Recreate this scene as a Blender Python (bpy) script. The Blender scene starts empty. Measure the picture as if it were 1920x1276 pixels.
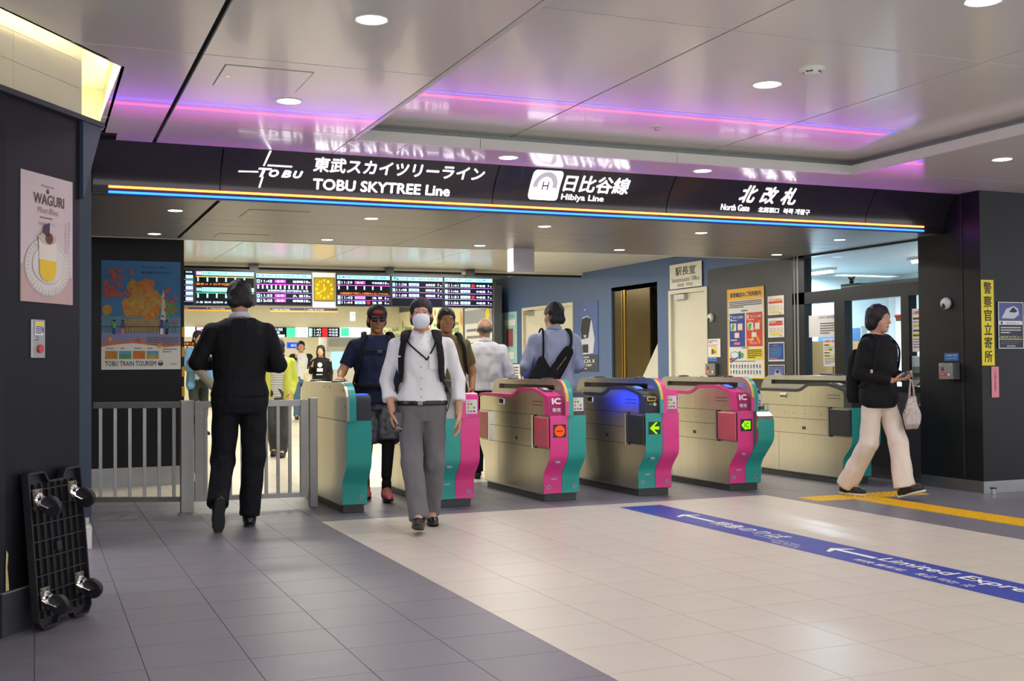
import bpy, bmesh, math, random
import numpy as np
from mathutils import Vector, Matrix, noise
random.seed(7)
rng = np.random.default_rng(7)
sc = bpy.context.scene
col = sc.collection

# ------------------------------------------------------------------ camera
cam_d = bpy.data.cameras.new('camera'); cam = bpy.data.objects.new('camera', cam_d); col.objects.link(cam)
cam_d.sensor_width = 36; cam_d.lens = 40.3704; cam_d.clip_start = .05; cam_d.clip_end = 200
VB = np.array([65., 690.]); VA = np.array([6140., 644.]); PC = np.array([960., 638.])   # vanishing points of the gate line and of the depth
FPX = math.sqrt(-((VB - PC) @ (VA - PC)))
def _dir(p):
    d = np.array([p[0] - PC[0], -(p[1] - PC[1]), -FPX]); return d / np.linalg.norm(d)
_a = _dir(VA); _b = _dir(VB); _b = _b - (_a @ _b) * _a; _b /= np.linalg.norm(_b); _u = np.cross(_a, _b)
Rm = Matrix([list(_a), list(_b), list(_u)]).to_4x4()
Rm.translation = Vector((0, 0, 1.175)); cam.matrix_world = Rm
sc.camera = cam

# ------------------------------------------------------------------ world, exposure
w = bpy.data.worlds.new('world'); sc.world = w; w.use_nodes = True
w.node_tree.nodes['Background'].inputs[0].default_value = (.95, .97, 1, 1)
w.node_tree.nodes['Background'].inputs[1].default_value = 1.95
sc.view_settings.view_transform = 'Standard'; sc.view_settings.look = 'None'
sc.view_settings.gamma = 1; sc.view_settings.use_curve_mapping = False
sc.view_settings.exposure = 0.2
sc.cycles.max_bounces = 7; sc.cycles.diffuse_bounces = 3; sc.cycles.glossy_bounces = 3; sc.cycles.caustics_reflective = False; sc.cycles.caustics_refractive = False
DOWNLIGHT_W, SOFFIT_W, HALL_W = 6.6, 6, 52

# ------------------------------------------------------------------ helpers
def lin(c):
    if isinstance(c, str):
        c = [int(c[i:i + 2], 16) / 255 for i in (0, 2, 4)]
    return tuple((x / 12.92 if x <= .04045 else ((x + .055) / 1.055) ** 2.4) for x in c[:3]) + (1,)
MATS = {}
def mat(name, c='808080', rough=.5, metal=0., emit=0., ecol=None, var=0., vscale=8., bump=0., bscale=60., spec=.5, alpha=1., trans=0., coat=0., stretch=None, aniso=0., bdetail=4., bdist=.02):
    if name in MATS: return MATS[name]
    m = bpy.data.materials.new(name); m.use_nodes = True; nt = m.node_tree; b = nt.nodes['Principled BSDF']
    cc = lin(c); b.inputs['Base Color'].default_value = cc; b.inputs['Roughness'].default_value = rough
    b.inputs['Metallic'].default_value = metal; b.inputs['Specular IOR Level'].default_value = spec
    b.inputs['Transmission Weight'].default_value = trans; b.inputs['Coat Weight'].default_value = coat
    if aniso: b.inputs['Anisotropic'].default_value = aniso
    if emit:
        b.inputs['Emission Color'].default_value = lin(ecol or c); b.inputs['Emission Strength'].default_value = emit
    if var or bump:
        tc = nt.nodes.new('ShaderNodeTexCoord'); mp = nt.nodes.new('ShaderNodeMapping'); nt.links.new(tc.outputs['Object'], mp.inputs[0])
        if stretch: mp.inputs['Scale'].default_value = stretch
    if var:
        n = nt.nodes.new('ShaderNodeTexNoise'); n.inputs['Scale'].default_value = vscale; n.inputs['Detail'].default_value = 5
        nt.links.new(mp.outputs[0], n.inputs['Vector'])
        r = nt.nodes.new('ShaderNodeValToRGB'); nt.links.new(n.outputs['Fac'], r.inputs[0])
        r.color_ramp.elements[0].position = .3; r.color_ramp.elements[1].position = .7
        r.color_ramp.elements[0].color = tuple(x * (1 - var) for x in cc[:3]) + (1,)
        r.color_ramp.elements[1].color = tuple(min(1, x * (1 + var)) for x in cc[:3]) + (1,)
        nt.links.new(r.outputs[0], b.inputs['Base Color'])
        if not emit and not metal and rough >= .35:
            mr = nt.nodes.new('ShaderNodeMapRange'); nt.links.new(n.outputs['Fac'], mr.inputs[0])
            mr.inputs[3].default_value = max(.02, rough - .06); mr.inputs[4].default_value = min(1, rough + .06)
            nt.links.new(mr.outputs[0], b.inputs['Roughness'])
    if bump:
        n2 = nt.nodes.new('ShaderNodeTexNoise'); n2.inputs['Scale'].default_value = bscale; n2.inputs['Detail'].default_value = bdetail
        nt.links.new(mp.outputs[0], n2.inputs['Vector'])
        bp = nt.nodes.new('ShaderNodeBump'); bp.inputs['Strength'].default_value = bump; bp.inputs['Distance'].default_value = bdist
        nt.links.new(n2.outputs['Fac'], bp.inputs['Height']); nt.links.new(bp.outputs[0], b.inputs['Normal'])
    MATS[name] = m; return m
def emis(name, c, s): return mat(name, c, rough=.6, emit=s, spec=.1)

INV = {}
def put(o, parent=None):
    col.objects.link(o)
    if parent is not None:
        o.parent = parent
        if parent.name in INV: o.matrix_parent_inverse = INV[parent.name]
    return o
def tag(o, label=None, cat=None, group=None, kind=None):
    if label: o['label'] = label
    if cat: o['category'] = cat
    if group: o['group'] = group
    if kind: o['kind'] = kind
    return o
def thing(name, label, cat, loc=(0, 0, 0), group=None, kind=None):
    o = bpy.data.objects.new(name, None); col.objects.link(o); o.location = loc; o.empty_display_size = .1
    INV[o.name] = Matrix.Translation(Vector(loc)).inverted()
    return tag(o, label, cat, group, kind)
def mobj(name, v, f, m, parent=None, smooth=False):
    me = bpy.data.meshes.new(name); me.from_pydata([tuple(p) for p in v], [], [tuple(q) for q in f]); me.update()
    if m is not None: me.materials.append(m)
    if smooth: me.polygons.foreach_set('use_smooth', [True] * len(me.polygons))
    return put(bpy.data.objects.new(name, me), parent)

class G:
    """collects shapes in world space, builds ONE mesh object"""
    def __init__(s): s.v = []; s.f = []
    def add(s, v, f):
        n = len(s.v); s.v += [Vector(p) for p in v]; s.f += [tuple(i + n for i in q) for q in f]; return s
    def box(s, x0, x1, y0, y1, z0, z1):
        return s.add([(x0, y0, z0), (x1, y0, z0), (x1, y1, z0), (x0, y1, z0), (x0, y0, z1), (x1, y0, z1), (x1, y1, z1), (x0, y1, z1)],
                     [(3, 2, 1, 0), (4, 5, 6, 7), (0, 1, 5, 4), (1, 2, 6, 5), (2, 3, 7, 6), (3, 0, 4, 7)])
    def obox(s, c, a, b, cc, ha, hb, hc):
        c = Vector(c); a = Vector(a) * ha; b = Vector(b) * hb; cc = Vector(cc) * hc
        v = [c + sx * a + sy * b + sz * cc for sz in (-1, 1) for sy in (-1, 1) for sx in (-1, 1)]
        return s.add(v, [(0, 2, 3, 1), (4, 5, 7, 6), (0, 1, 5, 4), (1, 3, 7, 5), (3, 2, 6, 7), (2, 0, 4, 6)])
    def prism(s, poly, a, b, axis='x'):
        if axis == 'x': F = lambda p, t: (t, p[0], p[1])
        elif axis == 'y': F = lambda p, t: (p[0], t, p[1])
        else: F = lambda p, t: (p[0], p[1], t)
        n = len(poly)
        v = [F(p, a) for p in poly] + [F(p, b) for p in poly]
        f = [tuple(range(n))[::-1], tuple(range(n, 2 * n))] + [(i, (i + 1) % n, n + (i + 1) % n, n + i) for i in range(n)]
        return s.add(v, f)
    def strip(s, outer, inner, a, b):
        """band between two open yz polylines of equal length, from x=a to x=b"""
        n = len(outer); v = []
        for x in (a, b): v += [(x, p[0], p[1]) for p in outer] + [(x, p[0], p[1]) for p in inner]
        f = []
        for i in range(n - 1):
            f += [(i, i + 1, n + i + 1, n + i), (2 * n + i, 3 * n + i, 3 * n + i + 1, 2 * n + i + 1),
                  (i, 2 * n + i, 2 * n + i + 1, i + 1), (n + i, n + i + 1, 3 * n + i + 1, 3 * n + i)]
        f += [(0, n, 3 * n, 2 * n), (n - 1, 3 * n - 1, 4 * n - 1, 2 * n - 1)]
        return s.add(v, f)
    def tube(s, pts, r, n=10, cap=True, ref=None, rb=None):
        pts = [Vector(p) for p in pts]; m = len(pts)
        rr = r if isinstance(r, (list, tuple)) else [r] * m
        rbb = rr if rb is None else (rb if isinstance(rb, (list, tuple)) else [rb] * m)
        base = len(s.v); up = Vector(ref) if ref else None
        for i, p in enumerate(pts):
            t = (pts[min(i + 1, m - 1)] - pts[max(i - 1, 0)]).normalized()
            if up is None: up = Vector((0, 0, 1)) if abs(t.z) < .9 else Vector((1, 0, 0))
            u = (up - t * up.dot(t)).normalized(); vv = t.cross(u)
            if ref is None: up = u
            for k in range(n):
                a = 2 * math.pi * k / n
                s.v.append(p + u * (rr[i] * math.cos(a)) + vv * (rbb[i] * math.sin(a)))
        for i in range(m - 1):
            for k in range(n):
                a = base + i * n + k; b = base + i * n + (k + 1) % n
                s.f.append((a, b, b + n, a + n))
        if cap:
            s.f.append(tuple(base + k for k in range(n))[::-1]); s.f.append(tuple(base + (m - 1) * n + k for k in range(n)))
        return s
    def cyl(s, c, ax, r, h, n=20):
        c = Vector(c); ax = Vector(ax).normalized(); return s.tube([c, c + ax * h], r, n)
    def lathe(s, prof, c, ax=(0, 0, 1), n=20):
        """prof: (radius, distance along ax)"""
        c = Vector(c); ax = Vector(ax).normalized()
        u = ax.cross(Vector((0, 1, 0)) if abs(ax.y) < .9 else Vector((1, 0, 0))).normalized(); vv = ax.cross(u)
        base = len(s.v)
        for r, h in prof:
            for k in range(n):
                a = 2 * math.pi * k / n
                s.v.append(c + ax * h + u * (r * math.cos(a)) + vv * (r * math.sin(a)))
        for i in range(len(prof) - 1):
            for k in range(n):
                a = base + i * n + k; b = base + i * n + (k + 1) % n
                s.f.append((a, b, b + n, a + n))
        if prof[0][0] > 1e-4: s.f.append(tuple(base + k for k in range(n))[::-1])
        if prof[-1][0] > 1e-4: s.f.append(tuple(base + (len(prof) - 1) * n + k for k in range(n)))
        return s
    def ball(s, c, rx, ry=None, rz=None, n=14, m=8):
        ry = ry or rx; rz = rz or rx; c = Vector(c); base = len(s.v)
        for i in range(m + 1):
            th = math.pi * i / m
            for k in range(n):
                a = 2 * math.pi * k / n
                s.v.append(c + Vector((rx * math.sin(th) * math.cos(a), ry * math.sin(th) * math.sin(a), rz * math.cos(th))))
        for i in range(m):
            for k in range(n):
                a = base + i * n + k; b = base + i * n + (k + 1) % n
                s.f.append((b, a, a + n, b + n))
        return s
    def build(s, name, m, parent=None, smooth=False, bevel=0, seg=2, label=None, auto=False):
        o = mobj(name, s.v, s.f, m, parent, smooth)
        if bevel:
            md = o.modifiers.new('bevel', 'BEVEL'); md.width = bevel; md.segments = seg; md.limit_method = 'ANGLE'; md.angle_limit = .6
        if label: o['label'] = label
        if auto: shade_auto(o)
        return o
def shade_auto(o, ang=40):
    me = o.data; me.polygons.foreach_set('use_smooth', [True] * len(me.polygons))
    bm = bmesh.new(); bm.from_mesh(me)
    for e in bm.edges:
        if len(e.link_faces) == 2 and e.calc_face_angle(0) > math.radians(ang): e.smooth = False
    bm.to_mesh(me); bm.free(); return o
def arc(cx, cz, r, a0, a1, n, rz=None):
    rz = rz or r
    return [(cx + r * math.cos(math.radians(a0 + (a1 - a0) * i / n)), cz + rz * math.sin(math.radians(a0 + (a1 - a0) * i / n))) for i in range(n + 1)]

# ---- lettering
_TXT = {}
def text_mesh(body, bold=0., shear=0., depth=0., res=2):
    if bold:   # heavier strokes: the glyphs struck several times, slightly shifted
        v, f = text_mesh(body, 0, shear, depth, res); b = bold * .8; vs = []; fs = []
        for dx, dy in ((-b, 0), (b, 0), (0, b), (0, -b)):
            n0 = len(vs) * len(v); vs.append(v + np.array([dx, dy, len(vs)])); fs += [tuple(i + n0 for i in q) for q in f]
        return np.concatenate(vs), fs
    k = (body, bold, shear, depth, res)
    if k in _TXT: return _TXT[k]
    c = bpy.data.curves.new('t', 'FONT'); c.body = body; c.shear = shear; c.extrude = depth; c.resolution_u = res; c.size = 1
    o = bpy.data.objects.new('t', c); col.objects.link(o)
    dg = bpy.context.evaluated_depsgraph_get()
    me = bpy.data.meshes.new_from_object(o.evaluated_get(dg))
    v = np.empty(len(me.vertices) * 3); me.vertices.foreach_get('co', v); v = v.reshape(-1, 3)
    f = [tuple(p.vertices) for p in me.polygons]
    bpy.data.objects.remove(o); bpy.data.meshes.remove(me); bpy.data.curves.remove(c)
    _TXT[k] = (v, f); return v, f

class Sheet:
    """flat print on a surface: origin o, axes u (right) and v (up), n = out of the surface; u,v in metres"""
    def __init__(s, o, u, v, n, parent=None, step=.0012):
        s.o = Vector(o); s.u = Vector(u).normalized(); s.v = Vector(v).normalized(); s.n = Vector(n).normalized(); s.p = parent; s.step = step; s.acc = {}
    def P(s, a, b, l=0): return s.o + s.u * a + s.v * b + s.n * (s.step * (l + 1))
    def _g(s, m, name): return s.acc.setdefault((m.name, name), (m, G()))[1]
    def rect(s, a0, b0, a1, b1, m, l=0, name='printed_area'):
        s._g(m, name).add([s.P(a0, b0, l), s.P(a1, b0, l), s.P(a1, b1, l), s.P(a0, b1, l)], [(0, 1, 2, 3)]); return s
    def poly(s, pts, m, l=0, name='printed_area'):
        s._g(m, name).add([s.P(a, b, l) for a, b in pts], [tuple(range(len(pts)))]); return s
    def disc(s, a, b, r, m, l=0, n=20, ry=None, name='printed_area'):
        ry = ry or r
        return s.poly([(a + r * math.cos(2 * math.pi * k / n), b + ry * math.sin(2 * math.pi * k / n)) for k in range(n)], m, l, name)
    def text(s, body, a0, b0, w, h, m, l=1, bold=0., shear=0., depth=0., name='lettering', vert=False):
        """fits the lettering to the box w x h (w None keeps the proportions)"""
        if vert:
            n = len(body); step = h / n
            for i, ch in enumerate(body): s.text(ch, a0, b0 + h - step * (i + .93), w, step * .86, m, l, bold, shear, depth, name)
            return s
        v, f = text_mesh(body, bold, shear, 0)
        lo = v.min(0); hi = v.max(0); d = np.maximum(hi - lo, 1e-6)
        sy = h / d[1]; sx = sy if w is None else w / d[0]
        g = s._g(m, name); q = [s.P(a0 + (p[0] - lo[0]) * sx, b0 + (p[1] - lo[1]) * sy, l) + s.n * (p[2] * .0002) for p in v]
        if depth:
            n0 = len(q); top = [p + s.n * depth for p in q]
            ed = {}
            for face in f:
                for i in range(len(face)):
                    e = (face[i], face[(i + 1) % len(face)]); ed[e] = 1
            side = [(a, b, b + n0, a + n0) for (a, b) in ed if (b, a) not in ed]
            g.add(q + top, [tuple(i + n0 for i in face) for face in f] + side)
        else: g.add(q, f)
        return s
    def lines(s, a0, b0, w, n, pitch, h, m, l=1, seed=0, name='lettering'):
        """rows of small print too fine to read"""
        r = random.Random(seed)
        for i in range(n):
            a = a0; end = a0 + w * (1 if i < n - 1 else r.uniform(.4, .9))
            while a < end:
                ww = min(h * r.uniform(.7, 1.0), end - a); s.rect(a, b0 - i * pitch, a + ww, b0 - i * pitch + h, m, l, name); a += ww + h * r.uniform(.18, .4)
        return s
    def done(s):
        out = []
        for (mn, name), (m, g) in s.acc.items():
            out.append(g.build(name, m, s.p))
        return out

# ---- materials shared by many things
STEEL = mat('brushed_steel', 'd2cdc0', rough=.28, metal=1, var=.035, vscale=30, stretch=(1, 1, .06))
RAILM = mat('rail_steel', 'a6a5a2', rough=.38, metal=.55, var=.05, vscale=12)
STEEL2 = mat('satin_steel', 'bab8b4', rough=.36, metal=1, var=.06, vscale=12)
CHROME = mat('chrome', 'd8d8d8', rough=.12, metal=1, var=.03)
WHITE = mat('white_paint', 'e4e2dc', rough=.4, var=.02)
BLACK = mat('black_plastic', '121214', rough=.4, var=.1)
DGREY = mat('dark_grey_plastic', '3c4046', rough=.35, var=.06)
PAPER = mat('white_paper', 'e6e4e2', rough=.6, var=.02)
INK = mat('black_ink', '1c1c20', rough=.6, var=.02)
GREYINK = mat('grey_ink', '6a6a70', rough=.6, var=.02)
WINK = mat('white_ink', 'ecebe8', rough=.6, var=.02)
REDINK = mat('red_ink', 'd8322c', rough=.6, var=.02)
BLUEINK = mat('blue_ink', '24489c', rough=.6, var=.02)
LBLUEINK = mat('light_blue_ink', '58a0d0', rough=.6, var=.02)
YELINK = mat('yellow_ink', 'f0d820', rough=.6, var=.02)
ORINK = mat('orange_ink', 'f0a020', rough=.6, var=.02)
GREENINK = mat('green_ink', '58b040', rough=.6, var=.02)
PINKINK = mat('pink_ink', 'e87890', rough=.6, var=.02)
PINK = mat('pink_panel', 'e2408e', rough=.35, var=.03)
TEAL = mat('teal_panel', '2aa097', rough=.35, var=.03)
TEAL_D = TEAL
# ================================================================== the setting
DARK = mat('charcoal_wall_panel', '121218', rough=.42, var=.08, vscale=2.5, spec=.28)
GREYW = mat('slate_wall_panel', '565a64', rough=.5, var=.05, vscale=2)
WALL_BLUEGLOW = mat('wall_painted_blue_glow', '4a628c', rough=.5, var=.05, vscale=2)  # blue glow beside the displays is put into the wall colour
CEIL = mat('glossy_ceiling_panel', 'ebe7e1', rough=.2, var=.015, vscale=1.2, spec=.6, coat=.15)
SOFF = mat('soffit_panel', '86827e', rough=.34, var=.02, vscale=1.5)
GAP = mat('ceiling_gap', '121214', rough=.8, var=.05)
LCEIL = mat('cream_ceiling', 'dcd6c6', rough=.22, var=.02, vscale=1)
TILE_D = mat('grey_floor_tile', '706e78', rough=.42, var=.07, vscale=5, bump=.05, bscale=90)
TILE_C = mat('cream_floor_tile', 'cac2b6', rough=.36, var=.03, vscale=4, bump=.03, bscale=90)
TILE_B = mat('beige_floor_tile', 'd2cab8', rough=.3, var=.03, vscale=4)
GROUT = mat('tile_joint', '6c6a6e', rough=.8, var=.08)
BASEB = mat('steel_skirting', '9a9a9c', rough=.3, metal=1, var=.05)

# ---- floor: slab with joints, tiles laid one by one
fl = G().box(-5, 15, -3, 46, -.06, -.004).build('floor', GROUT); tag(fl, kind='structure')
rest = G().box(-5, 15, -3, 2.3, -.004, 0); rest.box(-5, -1.0, 2.3, 10.8, -.004, 0); rest.box(10.2, 15, 2.3, 10.8, -.004, 0)
rest.build('plain_paving', TILE_D, fl)
def tile_mesh(name, sx, sy, m):
    g = G().box(-sx / 2, sx / 2, -sy / 2, sy / 2, -.005, 0); me = bpy.data.meshes.new(name)
    me.from_pydata([tuple(p) for p in g.v], [], g.f); me.materials.append(m); return me
TM = {}
stuffD = G(); stuffB = G()
def tile(x0, x1, y0, y1, m, stuff=None):
    gp = .003
    if stuff is not None:
        stuff.box(x0 + gp / 2, x1 - gp / 2, y0 + gp / 2, y1 - gp / 2, -.005, 0); return
    k = (round(x1 - x0, 3), round(y1 - y0, 3), m.name)
    if k not in TM: TM[k] = tile_mesh('tile', k[0] - gp, k[1] - gp, m)
    o = bpy.data.objects.new('tile', TM[k]); o.location = ((x0 + x1) / 2, (y0 + y1) / 2, 0); put(o, fl)
ys = [2.3 + .4 * i for i in range(16)] + [8.6]
ys = [y for y in ys if y < 8.35] + [8.6]
for xi in range(-3, 26):
    x0 = -.0 + .4 * xi; x1 = x0 + .4
    for y0, y1 in zip(ys[:-1], ys[1:]):
        yc = (y0 + y1) / 2; xc = (x0 + x1) / 2; r = math.degrees(math.atan2(xc, yc))
        seen = -4.5 < r < 50 and yc > 2.6
        m = TILE_C if 1.95 < xc < 6.05 else TILE_D
        if seen and yc > 3.0: tile(x0, x1, y0, y1, m)
        elif m is TILE_D: tile(x0, x1, y0, y1, m, stuffD)
        else: tile(x0, x1, y0, y1, m)
    for y0 in (8.6, 9.0, 9.4, 9.8, 10.2, 10.6):
        y1 = min(y0 + .4, 10.8)
        tile(x0, x1, y0, y1, TILE_D, stuffD)
for xi in range(0, 28):
    for yi in range(0, 60):
        x0 = .4 * xi; y0 = 10.8 + .4 * yi
        tile(x0, x0 + .4, y0, y0 + .4, TILE_B, stuffB)
o = stuffD.build('grey_tiles', TILE_D, fl); o['kind'] = 'stuff'
o = stuffB.build('beige_tiles', TILE_B, fl); o['kind'] = 'stuff'

# ---- main ceiling, panel by panel
ce = G().box(.42, 15, -3, 8.14, 2.86, 2.9); ce.box(-4, .42, -3, 5.2, 2.98, 3.0)
ceiling = ce.build('ceiling', GAP); tag(ceiling, kind='structure')
def panel(poly, z, m, parent, name='ceiling_panel', t=.02):
    return G().prism(poly, z, z + t, 'z').build(name, m, parent)
def rect(x0, x1, y0, y1, g=.006): return [(x0 + g, y0 + g), (x1 - g, y0 + g), (x1 - g, y1 - g), (x0 + g, y1 - g)]
zC = 2.70
yb = [-2.56, -.9, .76, 2.41, 4.07, 5.72, 7.38, 8.10]
# slab above the low panels, so that joints read dark
sl = G(); sl.box(.42, 1.955, -3, 8.12, 2.724, 2.74); sl.box(6.175, 15, -3, 8.12, 2.724, 2.74); sl.box(1.955, 6.175, 7.585, 8.12, 2.724, 2.74)
sl.prism([(-4, -3), (.42, -3), (.42, 6.11), (.40, 6.11), (-.14, 5.29), (-2.6, 1.5), (-4, 1.5)], 2.724, 2.74, 'z')
sl.box(.2, .52, 7.84, 8.32, 2.722, 2.75); sl.box(.3, 8.0, 8.085, 8.33, 2.703, 2.75)
sl.build('ceiling_backing', GAP, ceiling)
for y0, y1 in zip(yb[:-1], yb[1:]):
    panel(rect(.755, 1.97, y0, y1, .006), zC, CEIL, ceiling)
    for xa, xb in ((6.16, 7.81), (7.81, 9.46), (9.46, 11.1), (11.1, 15)): panel(rect(xa, xb, y0, y1, .004), zC, CEIL, ceiling)
    if y1 <= 4.08: panel(rect(-1.9 if y1 < 2.5 else -.9, .737, y0, y1, .004), zC, CEIL, ceiling)
panel([(-.9, 4.074), (.733, 4.074), (.733, 5.712), (.143, 5.712), (-.14, 5.287), (-.9, 4.13)], zC, CEIL, ceiling)
panel([(.147, 5.728), (.733, 5.728), (.733, 7.376), (.375, 7.376), (.402, 6.11)], zC, CEIL, ceiling)
panel([(.375, 7.384), (.733, 7.384), (.733, 8.10), (.50, 8.10), (.50, 7.86), (.375, 7.86)], zC, CEIL, ceiling)
for xa, xb in ((1.97, 2.38), (2.38, 5.80), (5.80, 6.16)): panel(rect(xa, xb, 7.56, 8.10, .003), zC, CEIL, ceiling)
# recess: fascias, set-back risers and the raised panels
FASC = mat('white_fascia', 'd6d4ce', rough=.35, var=.02)
RISE = mat('grey_green_riser', 'a4aaa6', rough=.45, var=.02)
for xa, xb in ((1.97, 2.9), (2.9, 4.5), (4.5, 6.16)):
    G().box(xa + .002, xb - .002, 7.53, 7.56, 2.698, 2.765).build('fascia', FASC, ceiling)
for ya, yc in ((-2.5, .8), (.8, 3.2), (3.2, 5.6), (5.6, 7.56)):
    G().box(6.13, 6.16, ya + .002, yc - .002, 2.698, 2.765).build('fascia', FASC, ceiling)
    G().box(1.97, 2.0, ya + .002, yc - .002, 2.698, 2.765).build('fascia', FASC, ceiling)
G().box(1.97, 6.16, 7.53, 7.66, 2.765, 2.772).box(6.13, 6.3, -2.5, 7.66, 2.765, 2.772).build('cove_ledge', FASC, ceiling)
for xa, xb in ((1.97, 2.8), (2.8, 5.05), (5.05, 6.25)): G().box(xa + .002, xb - .002, 7.66, 7.68, 2.765, 2.83).build('riser', RISE, ceiling)
for ya, yc in ((-2.5, 1.6), (1.6, 5.9), (5.9, 7.68)): G().box(6.25, 6.27, ya + .002, yc - .002, 2.765, 2.83).build('riser', RISE, ceiling)
xs = [1.97, 3.18, 4.83, 6.27]; yr = [-2.5, -.2, 1.45, 3.11, 4.80, 6.49, 7.68]
G().box(1.97, 6.27, -2.5, 7.68, 2.842, 2.855).build('recess_backing', GAP, ceiling)
for xa, xb in zip(xs[:-1], xs[1:]):
    for y0, y1 in zip(yr[:-1], yr[1:]): panel(rect(xa, xb, y0, y1, .007), 2.82, CEIL, ceiling, 'recess_panel')

# access hatch and downlights
HATCH = mat('hatch_frame', '6e6e70', rough=.4, var=.03)
def hatch(x0, x1, y0, y1, z, m, label):
    t = thing('access_hatch', label, 'hatch', ((x0 + x1) / 2, (y0 + y1) / 2, z), 'ceiling access hatches')
    G().box(x0, x1, y0, y1, z - .0015, z).build('frame', HATCH, t); G().box(x0 + .006, x1 - .006, y0 + .006, y1 - .006, z - .003, z - .001).build('lid', m, t)
    G().cyl((x0 + .05, (y0 + y1) / 2, z - .0045), (0, 0, 1), .011, .003, 12).build('latch', CHROME, t)
hatch(.886, 1.34, 5.87, 6.33, zC, CEIL, 'square access hatch in the glossy ceiling above the big sign')
TRIM = mat('downlight_ring', 'c8c8c8', rough=.3, var=.02)
REFL = mat('downlight_reflector', 'e8e8ea', rough=.25, metal=.6, var=.02)
LAMP = emis('downlight_lamp', 'fffaf0', 14)
def downlight(x, y, z, r, label, group, watts, strength=None, seen=True):
    t = thing('downlight', label, 'downlight', (x, y, z), group)
    ring = G().lathe([(r, -.004), (r, .002), (r * .9, .002), (r * .86, -.004)], (x, y, z), (0, 0, 1), 28); ring.f.append(tuple())
    ring.f = [f for f in ring.f if len(f) in (3, 4)]
    ring.build('ring', TRIM, t)
    G().lathe([(r * .88, -.003), (r * .8, -.0015), (0, -.0015)], (x, y, z), (0, 0, 1), 28).build('lens', strength or LAMP, t)
    L = bpy.data.lights.new('downlight_bulb', 'AREA'); L.shape = 'DISK'; L.size = r * 1.6; L.energy = watts; L.color = (1, .955, .89); L.spread = math.radians(150)
    o = bpy.data.objects.new('downlight_bulb', L); col.objects.link(o); o.location = (x, y, z - .012); o.parent = t; o.matrix_parent_inverse = INV[t.name]
    return t
for x, y, lab in ((1.37, 4.88, 'round recessed downlight nearest the top edge, over the grey paving'), (1.35, 6.56, 'round recessed downlight beside the square ceiling hatch'),
                  (3.22, 7.79, 'round downlight in the pink-lit strip above the first line name'), (4.89, 7.80, 'round downlight in the strip above the gate name lettering'),
                  (6.76, 6.57, 'round downlight in the low ceiling by the dark wall')):
    downlight(x, y, zC, .075, lab, 'downlights in the low ceiling', DOWNLIGHT_W)
LAMP2 = emis('recess_lamp', 'ffffff', 30)
downlight(4.0, 5.66, 2.82, .085, 'bright round downlight in the raised ceiling beside the smoke detector', 'downlights in the raised ceiling', DOWNLIGHT_W * 1.2, LAMP2)
downlight(4.0, 3.98, 2.82, .085, 'bright round downlight cut by the top edge in the raised ceiling', 'downlights in the raised ceiling', DOWNLIGHT_W * 1.2, LAMP2)
for x, y in ((1.37, 3.2), (1.37, 1.5), (4.0, 2.3), (4.0, .6), (6.76, 4.9), (6.76, 3.2), (8.6, 6.5), (8.6, 4.8), (8.6, 3.1), (6.76, 1.5)):
    downlight(x, y, 2.82 if 3 < x < 5 else zC, .08, 'round ceiling downlight out of the picture', 'downlights out of the picture', DOWNLIGHT_W)
t = thing('smoke_detector', 'white smoke detector on the raised glossy ceiling', 'detector', (4.02, 5.26, 2.82))
G().lathe([(.075, 0), (.075, -.008), (.05, -.016), (.042, -.03), (.03, -.036), (0, -.036)], (4.02, 5.26, 2.82), n=24).build('housing', WHITE, t, smooth=True)
for k in range(4):
    a = .6 + k * 1.57; G().obox((4.02 + .044 * math.cos(a), 5.26 + .044 * math.sin(a), 2.798), (-math.sin(a), math.cos(a), 0), (math.cos(a), math.sin(a), 0), (0, 0, 1), .018, .003, .004).build('vent', BLACK, t)
t = thing('sprinkler', 'flush round sprinkler rosette in the pink-lit raised ceiling', 'sprinkler', (4.0, 6.97, 2.82))
G().lathe([(.045, 0), (.045, -.003), (.036, -.004)], (4.0, 6.97, 2.82), n=24).build('rosette', WHITE, t)
G().lathe([(.012, 0), (.012, -.014), (.02, -.016), (.02, -.018), (0, -.018)], (4.0, 6.97, 2.82), n=14).build('deflector', CHROME, t)

# ---- lower soffit behind the sign
zS = 2.36
soff = G().box(.3, 7.95, 8.315, 10.98, zS + .015, 2.66).build('trim_1', GAP); tag(soff, kind='structure')
for xa, xb in ((.34, 1.20), (1.225, 3.27), (3.27, 4.86), (4.86, 6.5), (6.5, 7.9)):
    for ya, yc in ((8.31, 9.46 - .002), (9.46, 9.82), (9.82, 10.96)):
        panel(rect(xa, xb, ya, yc, .003), zS, SOFF, soff, 'soffit_panel', .014)
G().box(.3, 7.9, 10.96, 11.0, zS - .004, 2.66).build('rear_lip', WHITE, soff)
for i, (x, y, lab) in enumerate(((.98, 8.97, 'front row, over the railing post'), (.98, 10.6, 'back row, over the railing'), (2.5, 8.94, 'front row, over the first ticket gate'), (2.53, 10.58, 'back row, behind the first ticket gate'),
                  (4.04, 8.97, 'front row, over the red no-entry gate'), (4.08, 10.63, 'back row, beside the white hanging box'), (5.59, 8.95, 'front row, over the third and fourth gate'), (5.61, 10.57, 'back row, before the office door'),
                  (7.19, 9.02, 'front row, before the office window'), (7.52, 10.5, 'back row, before the office window'))):
    downlight(x, y, zS, .06, 'small soffit downlight, ' + lab, 'downlights in the dark soffit', SOFFIT_W)
hatch(1.49, 1.955, 8.72, 9.2, zS, SOFF, 'access hatch in the soffit close behind the light strips'); hatch(1.505, 1.965, 10.38, 10.8, zS, SOFF, 'access hatch at the back of the soffit above the timetables')

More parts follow.
